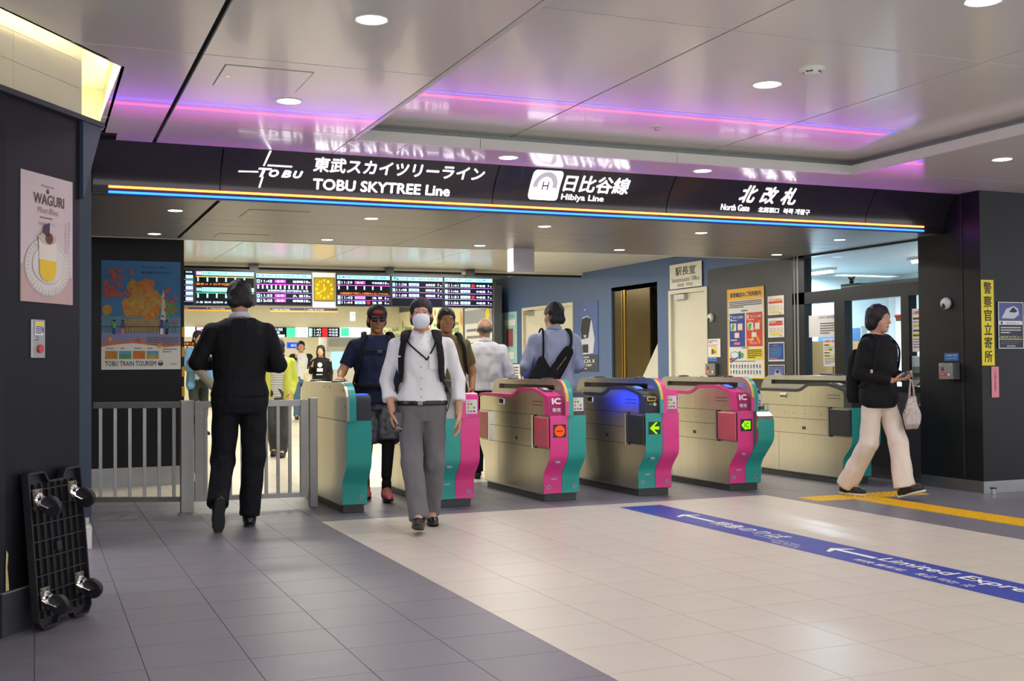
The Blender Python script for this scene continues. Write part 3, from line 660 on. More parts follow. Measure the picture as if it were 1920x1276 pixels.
# autumn travel poster
s, r = poster('poster', (.605, 11.988, 1.155), (1, 0, 0), (0, -1, 0), .755, 1.08, 'autumn park travel poster with orange trees on the dark wall', m=PAPER)
W, H = .755, 1.08; rr = random.Random(3)
s.rect(0, .22, W, H, mat('poster_sky', '2f74ae', rough=.5, var=.12, vscale=3), 0); s.rect(0, .22, W, .36, mat('poster_path', '8a86b0', rough=.5, var=.05), 1); s.rect(0, .36, W, .53, mat('poster_lake', '5a86a4', rough=.5, var=.18, vscale=9), 1)
s.poly([(0, .25), (.15, .275), (.3, .285), (.45, .27), (.6, .245), (W, .25), (W, .235), (.6, .22), (.45, .245), (.3, .262), (.15, .25), (0, .225)], mat('poster_orange', 'e07038', rough=.5, var=.03), 3)
s.poly([(0, 0), (W, 0), (W, .236), (.6, .222), (.45, .247), (.3, .264), (.15, .252), (0, .227)], PAPER, 2)
AUT = [mat('autumn_a', 'c08a3c', rough=.6, var=.15, vscale=14), mat('autumn_b', 'cc7430', rough=.6, var=.15, vscale=14), mat('autumn_c', 'b89a48', rough=.6, var=.15, vscale=14)]; RM = mat('maple_red', 'b85850', rough=.6, var=.12, vscale=18); GM = mat('poster_green', '5a9a48', rough=.6, var=.15, vscale=14); RFL = mat('poster_reflection', '9a8058', rough=.5, var=.2, vscale=16)
s.rect(.18, .37, .58, .5, RFL, 2)
def blob(cx, cy, r, m, l, n=14, ry=None): s.poly([(cx + r * rr.uniform(.8, 1.12) * math.cos(2 * math.pi * k / n), cy + (ry or r) * rr.uniform(.8, 1.12) * math.sin(2 * math.pi * k / n)) for k in range(n)], m, l)
for k, (cx, cy, r) in enumerate(((.3, .6, .1), (.44, .62, .12), (.38, .7, .13), (.31, .82, .07), (.43, .84, .075), (.5, .7, .08), (.25, .66, .06))): blob(cx, cy, r, AUT[k % 3], 3 + k * .1)
for k in range(150):   # dabs of foliage
    cx, cy, r = rr.choice(((.3, .6, .1), (.44, .62, .12), (.38, .7, .14), (.31, .82, .07), (.43, .84, .075), (.5, .7, .085))); a = rr.uniform(0, 6.28); q_ = rr.uniform(.3, 1.05) * r
    blob(cx + q_ * math.cos(a), max(.545, cy + q_ * math.sin(a)), rr.uniform(.01, .024), AUT[rr.randrange(3)], 3.8 + k * .012, 7)
blob(.055, .59, .05, AUT[0], 2.5)
for k in range(30): blob(rr.uniform(.6, .72), rr.uniform(.545, .66), rr.uniform(.012, .03), GM, 2.6 + k * .02, 8)
for k in range(14): blob(rr.uniform(.03, .6), rr.uniform(.53, .545), rr.uniform(.01, .02), GM, 6.0 + k * .01, 8, .008)
for k in range(26): blob(rr.uniform(.02, .16) + .02, 1.0 - rr.random() * .28, rr.uniform(.015, .035), RM, 4 + k * .08, 7)
for k in range(9): blob(rr.uniform(.2, .34), rr.uniform(.74, .82), rr.uniform(.012, .025), RM, 6.2 + k * .08, 7)
for k in range(10): blob(rr.uniform(.6, .72), rr.uniform(.58, .86), rr.uniform(.012, .03), RM, 6.2 + k * .08, 7)
for cx, cy in ((.28, .97), (.35, .29), (.7, .47), (.55, .235), (.08, .3)):
    s.poly([(cx + (.035 if k % 2 == 0 else .015) * math.cos(2 * math.pi * k / 10 + cx * 9), cy + (.035 if k % 2 == 0 else .015) * math.sin(2 * math.pi * k / 10 + cx * 9)) for k in range(10)], RM if cx != .55 and cx != .08 else ORINK, 7, 'maple_leaf')
s.poly([(.56, .49), (.61, .49), (.602, .74), (.588, .80), (.574, .74)], mat('fountain', 'c4c0bc', rough=.5, var=.08), 6)
for x, c1, c2 in ((.12, GREENINK, BLUEINK), (.2, BLUEINK, PINKINK), (.57, BLUEINK, PAPER), (.62, GREYINK, INK)): s.rect(x - .013, .35, x + .013, .42, c2, 8); s.rect(x - .015, .41, x + .015, .47, c1, 9); s.disc(x, .485, .012, INK, 9, 10)
s.rect(0, .425, W, .43, INK, 7); 
for k in range(24): s.rect(.03 * k + .01, .37, .03 * k + .013, .43, INK, 7)
s.text('旅するなら、東武へ。', .38, 1.01, .26, .022, INK, 4); s.text('東武線でさがそう。', .38, .955, .3, .024, INK, 4); s.lines(.43, .31, .3, 4, .022, .012, GREYINK, 4, 5)
for k, c in enumerate(((AUT[0]), (GM), (AUT[1]), (AUT[2]))): s.rect(.035 + .13 * k, .105, .035 + .13 * k + .118, .185, c, 3); s.rect(.035 + .13 * k, .15, .153 + .13 * k, .185, LBLUEINK, 4) if k in (1, 3) else None; s.lines(.05 + .13 * k, .205, .08, 1, .02, .01, GREYINK, 4, k)
s.text('TOBU TRAIN TOURISM', .035, .035, .48, .05, INK, 3, .012); s.disc(.56, .06, .025, INK, 3); s.disc(.56, .062, .017, PAPER, 4); s.rect(.545, .048, .575, .066, INK, 5); s.text('TOBU', .65, .045, .07, .016, BLUEINK, 3, 0, .3); s.lines(.58, .195, .14, 2, .025, .011, GREYINK, 3, 2); s.done()

# ================================================================== right side fixtures
def wposter(y0, y1, z0, z1, label, x=7.9, cat='poster', m=PAPER, group=None, frame=None, name='poster'):
    """poster on the long right-hand wall; its reading direction runs towards the viewer (-y)"""
    return poster(name, (x - .004, y1, z0), (0, -1, 0), (-1, 0, 0), y1 - y0, z1 - z0, label, cat, m, group, frame)
s, r = wposter(11.27, 12.04, .985, 2.075, 'large yellow and white transfer guide poster with blue and red panels', 7.895, m=PAPER, frame=(mat('poster_yellow', 'f2bc30', rough=.5, var=.03), .012))
W, H = .77, 1.09; Y2 = MATS['poster_yellow']
s.rect(0, .95, W, H, Y2, 0); s.text('振替輸送のご利用案内', .06, .985, .65, .06, mat('ink_navy', '24346c', rough=.6), 2, .015); s.lines(.04, .925, .68, 4, .022, .013, GREYINK, 1, 1); s.lines(.3, .81, .16, 1, .02, .016, GREYINK)
s.rect(.04, .385, .37, .79, BLUEINK, 1); s.rect(.40, .385, .73, .79, mat('poster_red', 'd8402c', rough=.6, var=.03), 1)
s.text('対象となる乗車券', .12, .725, .22, .035, WINK, 3, .01); s.text('対象とならない乗車券', .49, .725, .22, .035, WINK, 3, .01); s.text('○', .045, .71, .06, .06, WINK, 3, .02); s.text('×', .41, .715, .06, .055, WINK, 3, .03)
s.poly([(.46, .43), (.5, .41), (.7, .68), (.66, .69)], ORINK, 2); s.poly([(.66, .41), (.7, .43), (.5, .69), (.46, .68)], ORINK, 2)
for x in (.07, .43): 
    s.rect(x, .58, x + .12, .67, PAPER, 3); s.poly([(x + .01, .585), (x + .06, .585), (x + .09, .66), (x + .03, .66)], GREENINK, 4); s.rect(x + .15, .58, x + .26, .67, PINKINK, 3); s.rect(x + .16, .59, x + .25, .66, PAPER, 4)
    s.rect(x + .08, .49, x + .19, .56, PINKINK, 3); s.rect(x + .09, .497, x + .18, .553, PAPER, 4); s.rect(x + .07, .41, x + .2, .44, PINKINK, 3); s.lines(x, .70, .26, 1, .02, .012, WINK, 3, 3); s.lines(x, .46, .26, 1, .02, .014, WINK, 3, 4)
s.rect(.4, .23, .73, .36, YELINK, 1); s.lines(.42, .335, .29, 5, .022, .012, INK, 2, 9); s.disc(.15, .28, .1, LBLUEINK, 1, 24, .05); s.disc(.15, .285, .08, PAPER, 2, 24, .035); s.poly([(.05, .2), (.2, .26), (.21, .25), (.06, .19)], BLUEINK, 3); s.disc(.3, .28, .035, GREENINK, 2); s.rect(.04, .22, .1, .25, REDINK, 3); s.rect(.24, .24, .27, .33, BLUEINK, 3); s.lines(.3, .365, .18, 1, .02, .012, GREYINK); s.lines(.04, .205, .66, 1, .02, .01, GREYINK)
for k in range(22):
    x = .05 + .061 * (k % 11); z = .125 if k < 11 else .055; s.rect(x, z, x + .022, z + .045, (INK, BLUEINK, REDINK, GREENINK)[k % 4], 2); s.rect(x, z, x + .022, z + .02, LBLUEINK, 3)
s.done()
A4 = 'A4 notices beside the office window'
for z0, z1, lab, c1, c2 in ((1.725, 1.945, 'white notice with orange and red bands, topmost beside the window', ORINK, REDINK), (1.465, 1.69, 'white notice with a red heading, second beside the window', REDINK, YELINK), (1.19, 1.41, 'blue notice with red lettering, third beside the window', BLUEINK, REDINK), (.93, 1.15, 'dark framed train picture half hidden by the gate rail', INK, BLUEINK)):
    s, r = wposter(10.89, 11.2, z0, z1, lab, 7.895, 'notice', group=A4); W, H = .31, z1 - z0
    if c1 is BLUEINK:
        s.rect(.012, .02, W - .012, H - .012, BLUEINK); s.text('優先席', .1, H - .05, .1, .02, PINKINK, 2); s.lines(.04, H - .075, .22, 5, .022, .01, LBLUEINK, 2, 4); s.lines(.04, .03, .22, 1, .02, .012, PINKINK, 2, 5)
    elif c1 is INK:
        s.rect(.01, .01, W - .01, H - .01, INK); s.rect(.02, .03, W - .02, H - .02, mat('train_sky', '5a6cb0', rough=.5, var=.1), 1); s.poly([(.08, .05), (.2, .05), (.26, .09), (.22, .16), (.15, .17)], mat('train_body', 'b8bcd0', rough=.5, var=.05), 2); s.poly([(.15, .13), (.2, .12), (.22, .15), (.16, .165)], INK, 3)
    else:
        s.rect(.03, H - .06, W - .03, H - .035, c1, 1); s.rect(.02, H - .085, W - .02, H - .065, c2 if c1 is ORINK else c1, 1); s.lines(.05, H - .055, .2, 1, .02, .012, WINK, 2, 3)
        for k in range(4): s.disc(.05 + .07 * k, .09, .024, ORINK, 1, 14, .02); s.disc(.05 + .07 * k, .09, .019, PAPER, 2, 14, .015); s.rect(.035 + .07 * k, .05, .07 + .07 * k, .062, YELINK, 1)
        s.rect(.05, .028, .26, .042, YELINK, 1); s.lines(.22, .012, .07, 1, .01, .007, GREYINK)
    s.done()
s, r = wposter(12.21, 12.51, 1.25, 1.48, 'small white notice with a coloured map, left of the big transfer poster', 7.895, 'notice'); s.lines(.03, .2, .2, 2, .02, .009, GREYINK, 1, 1); s.lines(.03, .15, .2, 2, .018, .008, PINKINK, 1, 2); s.rect(.08, .03, .22, .12, YELINK); s.rect(.1, .04, .15, .1, BLUEINK, 1); s.rect(.16, .05, .2, .08, REDINK, 1); s.done()
def intercom(o, u, n, w, h, d, label, sl):
    o = Vector(o); u = Vector(u); n = Vector(n); t = thing('intercom_box', label, 'intercom', o, 'call boxes with a blue plate')
    G().obox(o + n * d / 2 + Vector((0, 0, h / 2)), u, (0, 0, 1), n, w / 2, h / 2, d / 2).build('box', mat('intercom_grey', '8e9090', rough=.4, metal=.7, var=.05), t, bevel=.004)
    s = Sheet(o + n * d - u * w / 2, u, (0, 0, 1), n, t); s.rect(w * .08, h * .2, w * .55, h * .42, REDINK); s.text('押す', w * .15, h * .25, w * .3, h * .12, WINK); s.disc(w * .75, h * .3, w * .07, WINK, 0, 12); s.rect(w * .2, h * .5, w * .4, h * .75, DGREY)
    for a, b in ((.1, .1), (.9, .1), (.1, .9), (.9, .9)): s.disc(w * a, h * b, w * .03, CHROME, 0, 8)
    s.done(); p = poster('blue_plate', o - u * w * .6 + Vector((0, 0, h + .02)), u, n, w * 1.05, .07, sl, 'plate', mat('plate_blue', '1e68b0', rough=.4, var=.03)); p[0].text('お客様ご案内', .02, .042, w * .85, .014, WINK); p[0].text('インターホン', .02, .015, w * .85, .014, WINK); p[0].done()
intercom((7.895, 12.39, 1.02), (0, -1, 0), (-1, 0, 0), .22, .15, .05, 'grey call box on the long wall beside the white office door', 'small blue plate above the call box by the white office door')
intercom((7.79, 8.19, 1.01), (0, -1, 0), (-1, 0, 0), .17, .15, .09, 'grey call box on the dark column by the window', 'small blue plate above the call box on the dark column')
def domecam(c, n, label):
    t = thing('dome_camera', label, 'camera', c, 'white round wall cameras'); G().lathe([(.055, 0), (.055, .02), (.045, .04), (.025, .05), (0, .052)], c, n, 24).build('shell', WHITE, t, smooth=True)
    q_ = Vector(c) + Vector(n) * .035 + Vector((0, 0, -.02)); G().ball(q_, .026, n=14).build('lens_dome', mat('smoked_lens', '141418', rough=.08, var=.02), t, smooth=True); G().ball(q_ + Vector(n) * .018, .012).build('lens', mat('lens_glass', '6878a0', rough=.1, var=.02), t, smooth=True)
domecam((7.79, 8.25, 1.71), (-1, -.0, 0), 'round white wall camera on the dark column beside the office window'); domecam((7.895, 12.41, 1.75), (-1, 0, 0), 'round white wall camera between the white door and the transfer poster')
domecam((5.95, 16.13, 2.56), (0, -.3, -1), 'dark dome camera under the cream ceiling edge at the end of the displays')
# yellow strip notice, train poster, pink notice on the near wall
s, r = poster('banner', (7.742 + .048, 7.838, 1.135), (1, 0, 0), (0, -1, 0), .145, .765, 'tall yellow strip notice with black vertical characters on the dark wall', 'notice', m=mat('notice_yellow', 'e6d420', rough=.5, var=.03)); s.text('警察官立寄所', .027, .02, .09, .735, INK, 1, .012, vert=True); s.done()
s, r = poster('poster', (7.98, 7.838, 1.285), (1, 0, 0), (0, -1, 0), .30, .42, 'dark framed poster of a white train nose on the near dark wall', m=mat('poster_navy', '1c2038', rough=.5, var=.05), frame=(mat('frame_pale', 'c8ccd4', rough=.4, var=.02), .008))
s.rect(.012, .25, .288, .408, mat('poster_dusk', '4a548c', rough=.5, var=.15, vscale=8), 0); s.poly([(.04, .275), (.19, .27), (.25, .31), (.24, .36), (.19, .385), (.1, .36)], mat('train_white', 'c0c4d8', rough=.4, var=.05), 1); s.poly([(.13, .33), (.18, .375), (.23, .34), (.2, .325)], INK, 2); s.rect(.012, .215, .288, .25, PAPER, 1); s.disc(.04, .232, .013, BLUEINK, 2); s.text('SPACIA X', .09, .223, .16, .015, GREYINK, 2)
s.lines(.03, .185, .24, 3, .022, .009, WINK, 1, 2); s.text('2023.07.15 デビュー', .025, .095, .25, .022, WINK, 1, .012); s.rect(.012, .082, .288, .088, YELINK, 1); s.lines(.03, .06, .24, 2, .018, .008, GREYINK, 1, 3); s.text('東武鉄道', .1, .016, .1, .015, WINK); s.done()
s, r = poster('notice', (7.895, 7.838, .85), (1, 0, 0), (0, -1, 0), .085, .275, 'narrow pink vertical notice under the yellow strip', 'notice', m=mat('notice_pink', 'e08898', rough=.5, var=.03)); s.text('ご注意:段差に', .03, .05, .022, .2, INK, vert=True); s.done()
t = thing('door_stop', 'small steel floor bolt standing at the foot of the dark wall', 'door stop', (7.8, 7.74, 0)); G().lathe([(.022, 0), (.018, .005), (.018, .05)], (7.8, 7.74, 0), n=16).build('stem', CHROME, t); G().lathe([(.028, .05), (.028, .062), (0, .062)], (7.8, 7.74, 0), n=16).build('cap', BLACK, t)

# ---- stationmaster door, lift recess, far door
DOORM = mat('ivory_door', 'd4d0c0', rough=.4, var=.02)
def flatdoor(name, y0, y1, z1, label=None):
    d = G().box(7.93, 7.96, y0 + .06, y1 - .06, 0, z1 - .05).build(name, DOORM); tag(d, kind='structure')
    G().box(7.88, 7.97, y0, y0 + .06, 0, z1).box(7.88, 7.97, y1 - .06, y1, 0, z1).box(7.88, 7.97, y0 + .06, y1 - .06, z1 - .05, z1).build('door_frame', DOORM, d)
    G().box(7.87, 7.93, y1 - .42, y1 - .16, z1 - .13, z1 - .065).build('door_closer', STEEL2, d); G().tube([(7.9, y0 + .14, 1.0), (7.87, y0 + .14, 1.0), (7.87, y0 + .26, 1.0)], .012, 8).build('handle', STEEL2, d)
flatdoor('door_1', 12.5, 13.46, 2.15); flatdoor('door_2', 16.45, 18.5, 2.16)
s, r = wposter(12.61, 13.41, 2.165, 2.49, 'white stationmaster office sign above the ivory door', 7.885, 'sign', m=mat('sign_plate', 'd8d6ca', rough=.4, var=.02))
s.text('駅長室', .15, .17, .5, .115, mat('ink_slate', '30343c', rough=.6), 1, .01); s.text('Stationmaster Office', .05, .085, .7, .06, GREYINK); s.text('站长室', .2, .022, .16, .042, MATS['ink_slate']); s.text('역장실', .42, .022, .16, .042, MATS['ink_slate']); s.done()
BRZ = mat('bronze_mirror', '5a4c2c', rough=.25, metal=.8, var=.15, vscale=2); GOLD = mat('brass_edge', 'b89a50', rough=.25, metal=1, var=.06)
rc = G().box(8.0, 9.2, 15.15, 15.2, 0, 2.3).box(8.0, 9.2, 13.72, 13.79, 0, 2.3).box(9.2, 9.25, 13.7, 15.2, 0, 2.3).box(7.9, 9.2, 13.79, 15.15, 2.26, 2.3).build('wall_recess', mat('recess_beige', '8c8468', rough=.5, var=.04)); tag(rc, kind='structure')
dd = G().box(7.93, 7.96, 14.05, 15.15, 0, 2.24).build('door_3', BRZ); tag(dd, kind='structure'); G().box(7.915, 7.965, 14.76, 14.80, 0, 2.25).box(7.915, 7.965, 14.84, 14.86, 0, 2.25).build('brass_edge', GOLD, dd)
o = G().prism([(13.79, .9), (14.35, .9), (13.79, 1.5)], 7.925, 7.935, 'x').build('pale_panel', mat('pale_panel', 'c8c4b8', rough=.4, var=.03), dd)
# train poster, hanging notices between the doors
s, r = wposter(15.58, 16.35, 1.06, 2.14, 'blue poster of a white train seen head-on with white lettering below', 7.9, m=mat('poster_blue', '44609c', rough=.5, var=.15, vscale=3)); W, H = .77, 1.08
s.rect(0, 0, W, .26, mat('poster_slate', '2c3440', rough=.5, var=.05), 0); s.poly([(.2, .26), (.6, .28), (.66, .5), (.56, .78), (.42, .86), (.24, .84), (.18, .6)], MATS['train_white'], 1); s.poly([(.2, .5), (.44, .52), (.54, .8), (.4, .845), (.24, .82), (.18, .66)], INK, 2); s.poly([(.24, .29), (.44, .29), (.44, .42), (.24, .42)], INK, 2); s.text('W', .28, .52, .1, .05, WINK, 3, .03); s.lines(.3, .95, .12, 1, .02, .014, WINK, 1, 3)
s.text('特急列車', .28, .205, .18, .03, WINK, 1, .01); s.text('SPACIA X', .06, .135, .6, .055, WINK, 1, .01); s.text('07.15 DEBUT', .2, .08, .36, .036, WINK, 1, .01); s.lines(.22, .04, .3, 1, .02, .012, WINK, 1, 3); s.done()
s, r = wposter(18.75, 19.45, 1.2, 2.12, 'pale turquoise poster hanging at the far end of the long wall', 7.9, m=mat('poster_turq', 'a4d0d0', rough=.5, var=.06)); s.rect(.08, .68, .62, .78, PAPER); s.rect(.2, .3, .52, .62, mat('poster_rose', '9a5a5c', rough=.5, var=.2, vscale=12)); s.rect(.15, .08, .55, .2, PAPER, 0); s.text('TRAVEL', .1, .82, .5, .05, LBLUEINK); s.done()
s, r = wposter(18.6, 19.14, .75, 1.18, 'white paper notice under the turquoise poster', 7.9, 'notice'); s.lines(.05, .36, .4, 5, .05, .025, GREYINK, 1, 4); s.done()
# white box hanging from the soffit
t = thing('hanging_sign_box', 'white light box hanging from the back edge of the soffit', 'sign', (4.6, 10.9, 2.1)); G().box(4.5, 4.73, 10.76, 10.92, 2.12, 2.37).build('box', mat('box_white', 'c4bfc0', rough=.4, var=.02), t, bevel=.004); G().box(4.492, 4.5, 10.77, 10.91, 2.13, 2.36).build('lit_face', emis('lit_panel', 'fff8f0', .9), t)

# ================================================================== stationmaster's office behind glass
OFW = mat('office_white', 'ccd6d8', rough=.5, var=.02)
of = G().box(8.0, 11.6, 13.2, 13.3, 0, 2.45).box(11.5, 11.6, 8.0, 13.3, 0, 2.45).box(8.0, 11.6, 8.62, 8.66, 0, 2.45).build('wall_office', OFW); tag(of, kind='structure')
oc = G().box(7.95, 11.6, 8.62, 13.3, 2.42, 2.45).build('ceiling_office', mat('office_ceiling', 'b8c4c8', rough=.5, var=.02)); tag(oc, kind='structure')
of2 = G().box(8.0, 11.5, 8.62, 13.2, 0, .012).build('floor_office', mat('office_floor', '84807c', rough=.5, var=.04)); tag(of2, kind='structure')
FR = mat('black_window_frame', '1a1c22', rough=.3, metal=.4, var=.05)
wn = G(); 
for a in ((8.62, 10.72, .88, .93), (8.62, 10.72, 1.82, 1.95), (8.62, 10.72, 2.34, 2.42)): wn.box(7.88, 7.98, a[0], a[1], a[2], a[3])
for y0, y1, z0, z1 in ((10.5, 10.72, .93, 2.36), (9.82, 9.99, .93, 1.82), (8.86, 8.97, .93, 1.82)): wn.box(7.88, 7.98, y0, y1, z0, z1)
win = wn.build('window_1', FR); tag(win, kind='structure')
GLASS = bpy.data.materials.new('window_glass'); GLASS.use_nodes = True; nt = GLASS.node_tree; nt.nodes.clear(); MATS['window_glass'] = GLASS
_o = nt.nodes.new('ShaderNodeOutputMaterial'); _m = nt.nodes.new('ShaderNodeMixShader'); _t = nt.nodes.new('ShaderNodeBsdfTransparent'); _g = nt.nodes.new('ShaderNodeBsdfGlossy'); _g.inputs['Roughness'].default_value = .03; _lw = nt.nodes.new('ShaderNodeLayerWeight'); _f = nt.nodes.new('ShaderNodeMath'); _f.operation = 'POWER'; _f.inputs[1].default_value = 4; nt.links.new(_lw.outputs['Facing'], _f.inputs[0])
_t.inputs[0].default_value = (.86, .93, .96, 1); nt.links.new(_f.outputs[0], _m.inputs[0]); nt.links.new(_t.outputs[0], _m.inputs[1]); nt.links.new(_g.outputs[0], _m.inputs[2]); nt.links.new(_m.outputs[0], _o.inputs[0])
for y0, y1, z0, z1 in ((8.62, 10.5, 1.95, 2.34), (9.99, 10.5, .93, 1.82), (8.62, 8.86, .93, 1.82), (9.2, 9.82, .93, 1.82)): G().box(7.925, 7.931, y0, y1, z0, z1).build('pane', GLASS, win)
G().tube([(7.885, 10.62, 0.9), (7.885, 10.62, 2.36)], .014, 8).tube([(7.885, 10.68, .9), (7.885, 10.68, 2.36)], .012, 8).build('conduit', STEEL2, win)
OT = emis('office_tube', 'f4fbff', 14)
for x, y0, y1, lab in ((9.7, 12.3, 13.1, 'bright fluorescent tube on the office ceiling at the far end'), (9.74, 9.7, 10.9, 'bright fluorescent tube on the office ceiling near the column')):
    t = thing('office_lamp', lab, 'lamp', (x, y0, 2.4), 'office fluorescent lamps'); G().box(x - .06, x + .06, y0, y1, 2.385, 2.42).build('tray', WHITE, t); G().tube([(x, y0 + .03, 2.37), (x, y1 - .03, 2.37)], .018, 10).build('tube', OT, t)
    L = bpy.data.lights.new('office_lamp_light', 'AREA'); L.shape = 'RECTANGLE'; L.size = .1; L.size_y = y1 - y0; L.energy = 110; L.color = (.86, .95, 1); o = bpy.data.objects.new('office_lamp_light', L); col.objects.link(o); o.location = (x, (y0 + y1) / 2, 2.34); o.parent = t; o.matrix_parent_inverse = INV[t.name]
WOOD = mat('light_wood', 'b08650', rough=.5, var=.12, vscale=6, stretch=(1, 1, .2)); 
t = thing('office_cabinet', 'light wooden cabinet behind the office window', 'cabinet', (8.5, 10.6, .9)); G().box(8.1, 9.1, 10.95, 11.35, .012, 1.42).build('body', WOOD, t); G().box(8.12, 8.58, 10.94, 10.95, .05, 1.4).build('door', WOOD, t); G().box(8.62, 9.08, 10.94, 10.95, .05, 1.4).build('door', WOOD, t); G().box(8.55, 8.57, 10.93, 10.94, .7, .8).build('handle', CHROME, t)
t = thing('office_board', 'dark blue partition board inside the office', 'board', (10, 11.5, 1)); G().box(9.9, 9.95, 12.0, 12.9, .05, 1.62).build('board', mat('board_blue', '2a5888', rough=.6, var=.05), t); G().box(9.88, 9.97, 11.98, 12.0, 0.012, 1.64).build('post', STEEL2, t)
t = thing('clothes_rail', 'red clothes rail inside the office', 'rail', (9.5, 9.7, 1.75)); G().tube([(9.5, 9.35, 1.72), (9.5, 10.9, 1.72)], .022, 10).build('bar', mat('rail_red', 'd03040', rough=.4, var=.04), t); G().box(9.5, 9.58, 9.3, 10.9, 1.66, 1.70).build('board', WOOD, t)
for y in (9.35, 10.85): G().tube([(9.58, y, 0.012), (9.58, y, 1.72)], .02, 8).build('leg', STEEL2, t)
def hanging(y, w_, z0, m, lab, stripe=None):
    t = thing('hung_garment', lab, 'garment', (9.5, y, z0), 'garments on the office rail'); g = G()
    g.tube([(9.46, y, 1.69), (9.46, y, 1.62), (9.46, y, 1.4), (9.46, y, z0)], [.02, w_ * .7, w_, w_ * 1.05], 12, True, (0, 1, 0), [.015, .03, .04, .05]); g.build('cloth', m, t, smooth=True)
    if stripe: G().tube([(9.455, y, 1.6), (9.455, y, 1.4), (9.455, y, z0 + .05)], [w_ * .4, w_ * .5, w_ * .5], 10, True, (0, 1, 0), [.036, .046, .056]).build('stripe', stripe, t, smooth=True)
hanging(10.15, .14, 1.15, mat('vest_yellow', 'd8dc30', rough=.6, var=.05), 'yellow safety vest with a green stripe on the office rail', mat('vest_green', '30c848', rough=.6, var=.05)); hanging(9.82, .09, .98, mat('apron_grey', 'b4bcb8', rough=.7, var=.05), 'pale grey cloth on the office rail'); hanging(9.58, .08, 1.1, mat('apron_white', 'd4d8d8', rough=.7, var=.05), 'white cloth hanging nearest the window post on the office rail')
t = thing('shelf_box', 'long grey carton lying on the transom inside the office', 'box', (8.05, 9.3, 1.95)); G().box(8.02, 8.12, 8.9, 9.75, 1.95, 2.0).build('carton', mat('carton_grey', '9a9890', rough=.6, var=.06), t); G().box(8.018, 8.02, 8.9, 9.75, 1.972, 1.978).build('tape', WOOD, t)
t = thing('shelf_box', 'brown carton on the transom under the potted sprig', 'box', (8.05, 9.9, 1.95)); G().box(8.02, 8.14, 9.75, 10.05, 1.95, 2.01).build('carton', mat('carton_brown', '8a6a44', rough=.7, var=.08), t); G().box(8.018, 8.02, 9.75, 10.05, 1.975, 1.985).build('tape', PAPER, t)
t = thing('potted_sprig', 'dark little plant sprig on top of the brown carton', 'plant', (8.06, 9.92, 2.01)); G().lathe([(.02, 0), (.028, .03), (.024, .03), (0, .025)], (8.06, 9.92, 2.01), n=12).build('pot', DGREY, t); g = G()
for k in range(10): a = k * 2.4; g.tube([(8.06, 9.92, 2.03), (8.06 + .02 * math.cos(a), 9.92 + .03 * math.sin(a), 2.07), (8.06 + .03 * math.cos(a), 9.92 + .055 * math.sin(a), 2.09)], [.003, .009, .002], 6)
g.build('leaves', mat('leaf_dark', '3c4c3c', rough=.6, var=.1), t)
t = thing('hanging_tag', 'white cord with a tag hanging inside the top office window', 'tag', (8.3, 8.9, 2.1)); G().tube([(8.3, 9.0, 2.42), (8.3, 9.0, 2.2), (8.3, 9.0, 2.1)], .004, 6).build('cord', WHITE, t); G().box(8.29, 8.305, 8.97, 9.03, 2.05, 2.12).build('tag', PAPER, t)
GN = 'ticket notices in the office window'
for y0, y1, z0, z1, lab in ((10.0, 10.22, 1.13, 1.43, 'admission ticket notice taped to the far office window pane'), (8.625, 8.85, 1.27, 1.69, 'admission ticket notice taped to the near office window pane')):
    s, r = wposter(y0, y1, z0, z1, lab, 7.92, 'notice', group=GN); W, H = y1 - y0, z1 - z0
    s.text('入場券のご案内', W * .06, H * .87, W * .88, H * .075, REDINK, 1, .02); s.rect(W * .12, H * .74, W * .6, H * .80, YELINK); s.lines(W * .08, H * .75, W * .8, 1, .1, H * .04, INK, 2, 1); s.lines(W * .1, H * .68, W * .8, 1, .1, H * .02, GREYINK, 1, 2); s.rect(W * .35, H * .57, W * .68, H * .65, YELINK); s.text('入場券', W * .37, H * .58, W * .3, H * .06, INK, 2, .02); s.rect(W * .08, H * .58, W * .3, H * .64, mat('tan_ink', 'd8b080', rough=.6), 1); s.lines(W * .08, H * .47, W * .84, 1, .1, H * .04, INK, 1, 3); s.rect(W * .05, H * .35, W * .97, H * .42, YELINK); s.lines(W * .08, H * .365, W * .84, 1, .1, H * .035, INK, 2, 4); s.lines(W * .08, H * .28, W * .84, 4, H * .06, H * .022, GREYINK, 1, 5); s.done()
s, r = wposter(10.0, 10.47, 1.45, 1.69, 'handwritten floor plan sheet in the far office pane', 7.92, 'notice'); s.text('北改札口案内図', .18, .2, .26, .025, GREYINK); s.lines(.2, .14, .24, 5, .026, .012, GREYINK, 1, 2); s.rect(.0, .0, .001, .24, GREYINK); s.done()
s, r = wposter(8.625, 8.86, .935, 1.23, 'railway landscape photo leaning in the near office window', 7.92, 'photo'); s.rect(.012, .012, .223, .283, mat('photo_sky', 'a8bccc', rough=.5, var=.06)); s.rect(.012, .06, .223, .19, mat('photo_hill', '54686c', rough=.5, var=.25, vscale=20), 1); s.rect(.03, .09, .18, .13, INK, 2); s.poly([(.012, .012), (.223, .012), (.223, .09), (.012, .05)], mat('photo_rail', '9a9488', rough=.5, var=.15, vscale=20), 3); s.poly([(.06, .012), (.1, .012), (.2, .08), (.19, .08)], INK, 4); s.done()
s, r = wposter(10.0, 10.29, .94, 1.05, 'navy strip with white characters low in the far office pane', 7.92, 'notice', m=mat('strip_navy', '24345c', rough=.5, var=.03)); s.text('特急券', .1, .03, .14, .05, WINK, 1, .02); s.rect(.02, .03, .08, .08, REDINK); s.done()

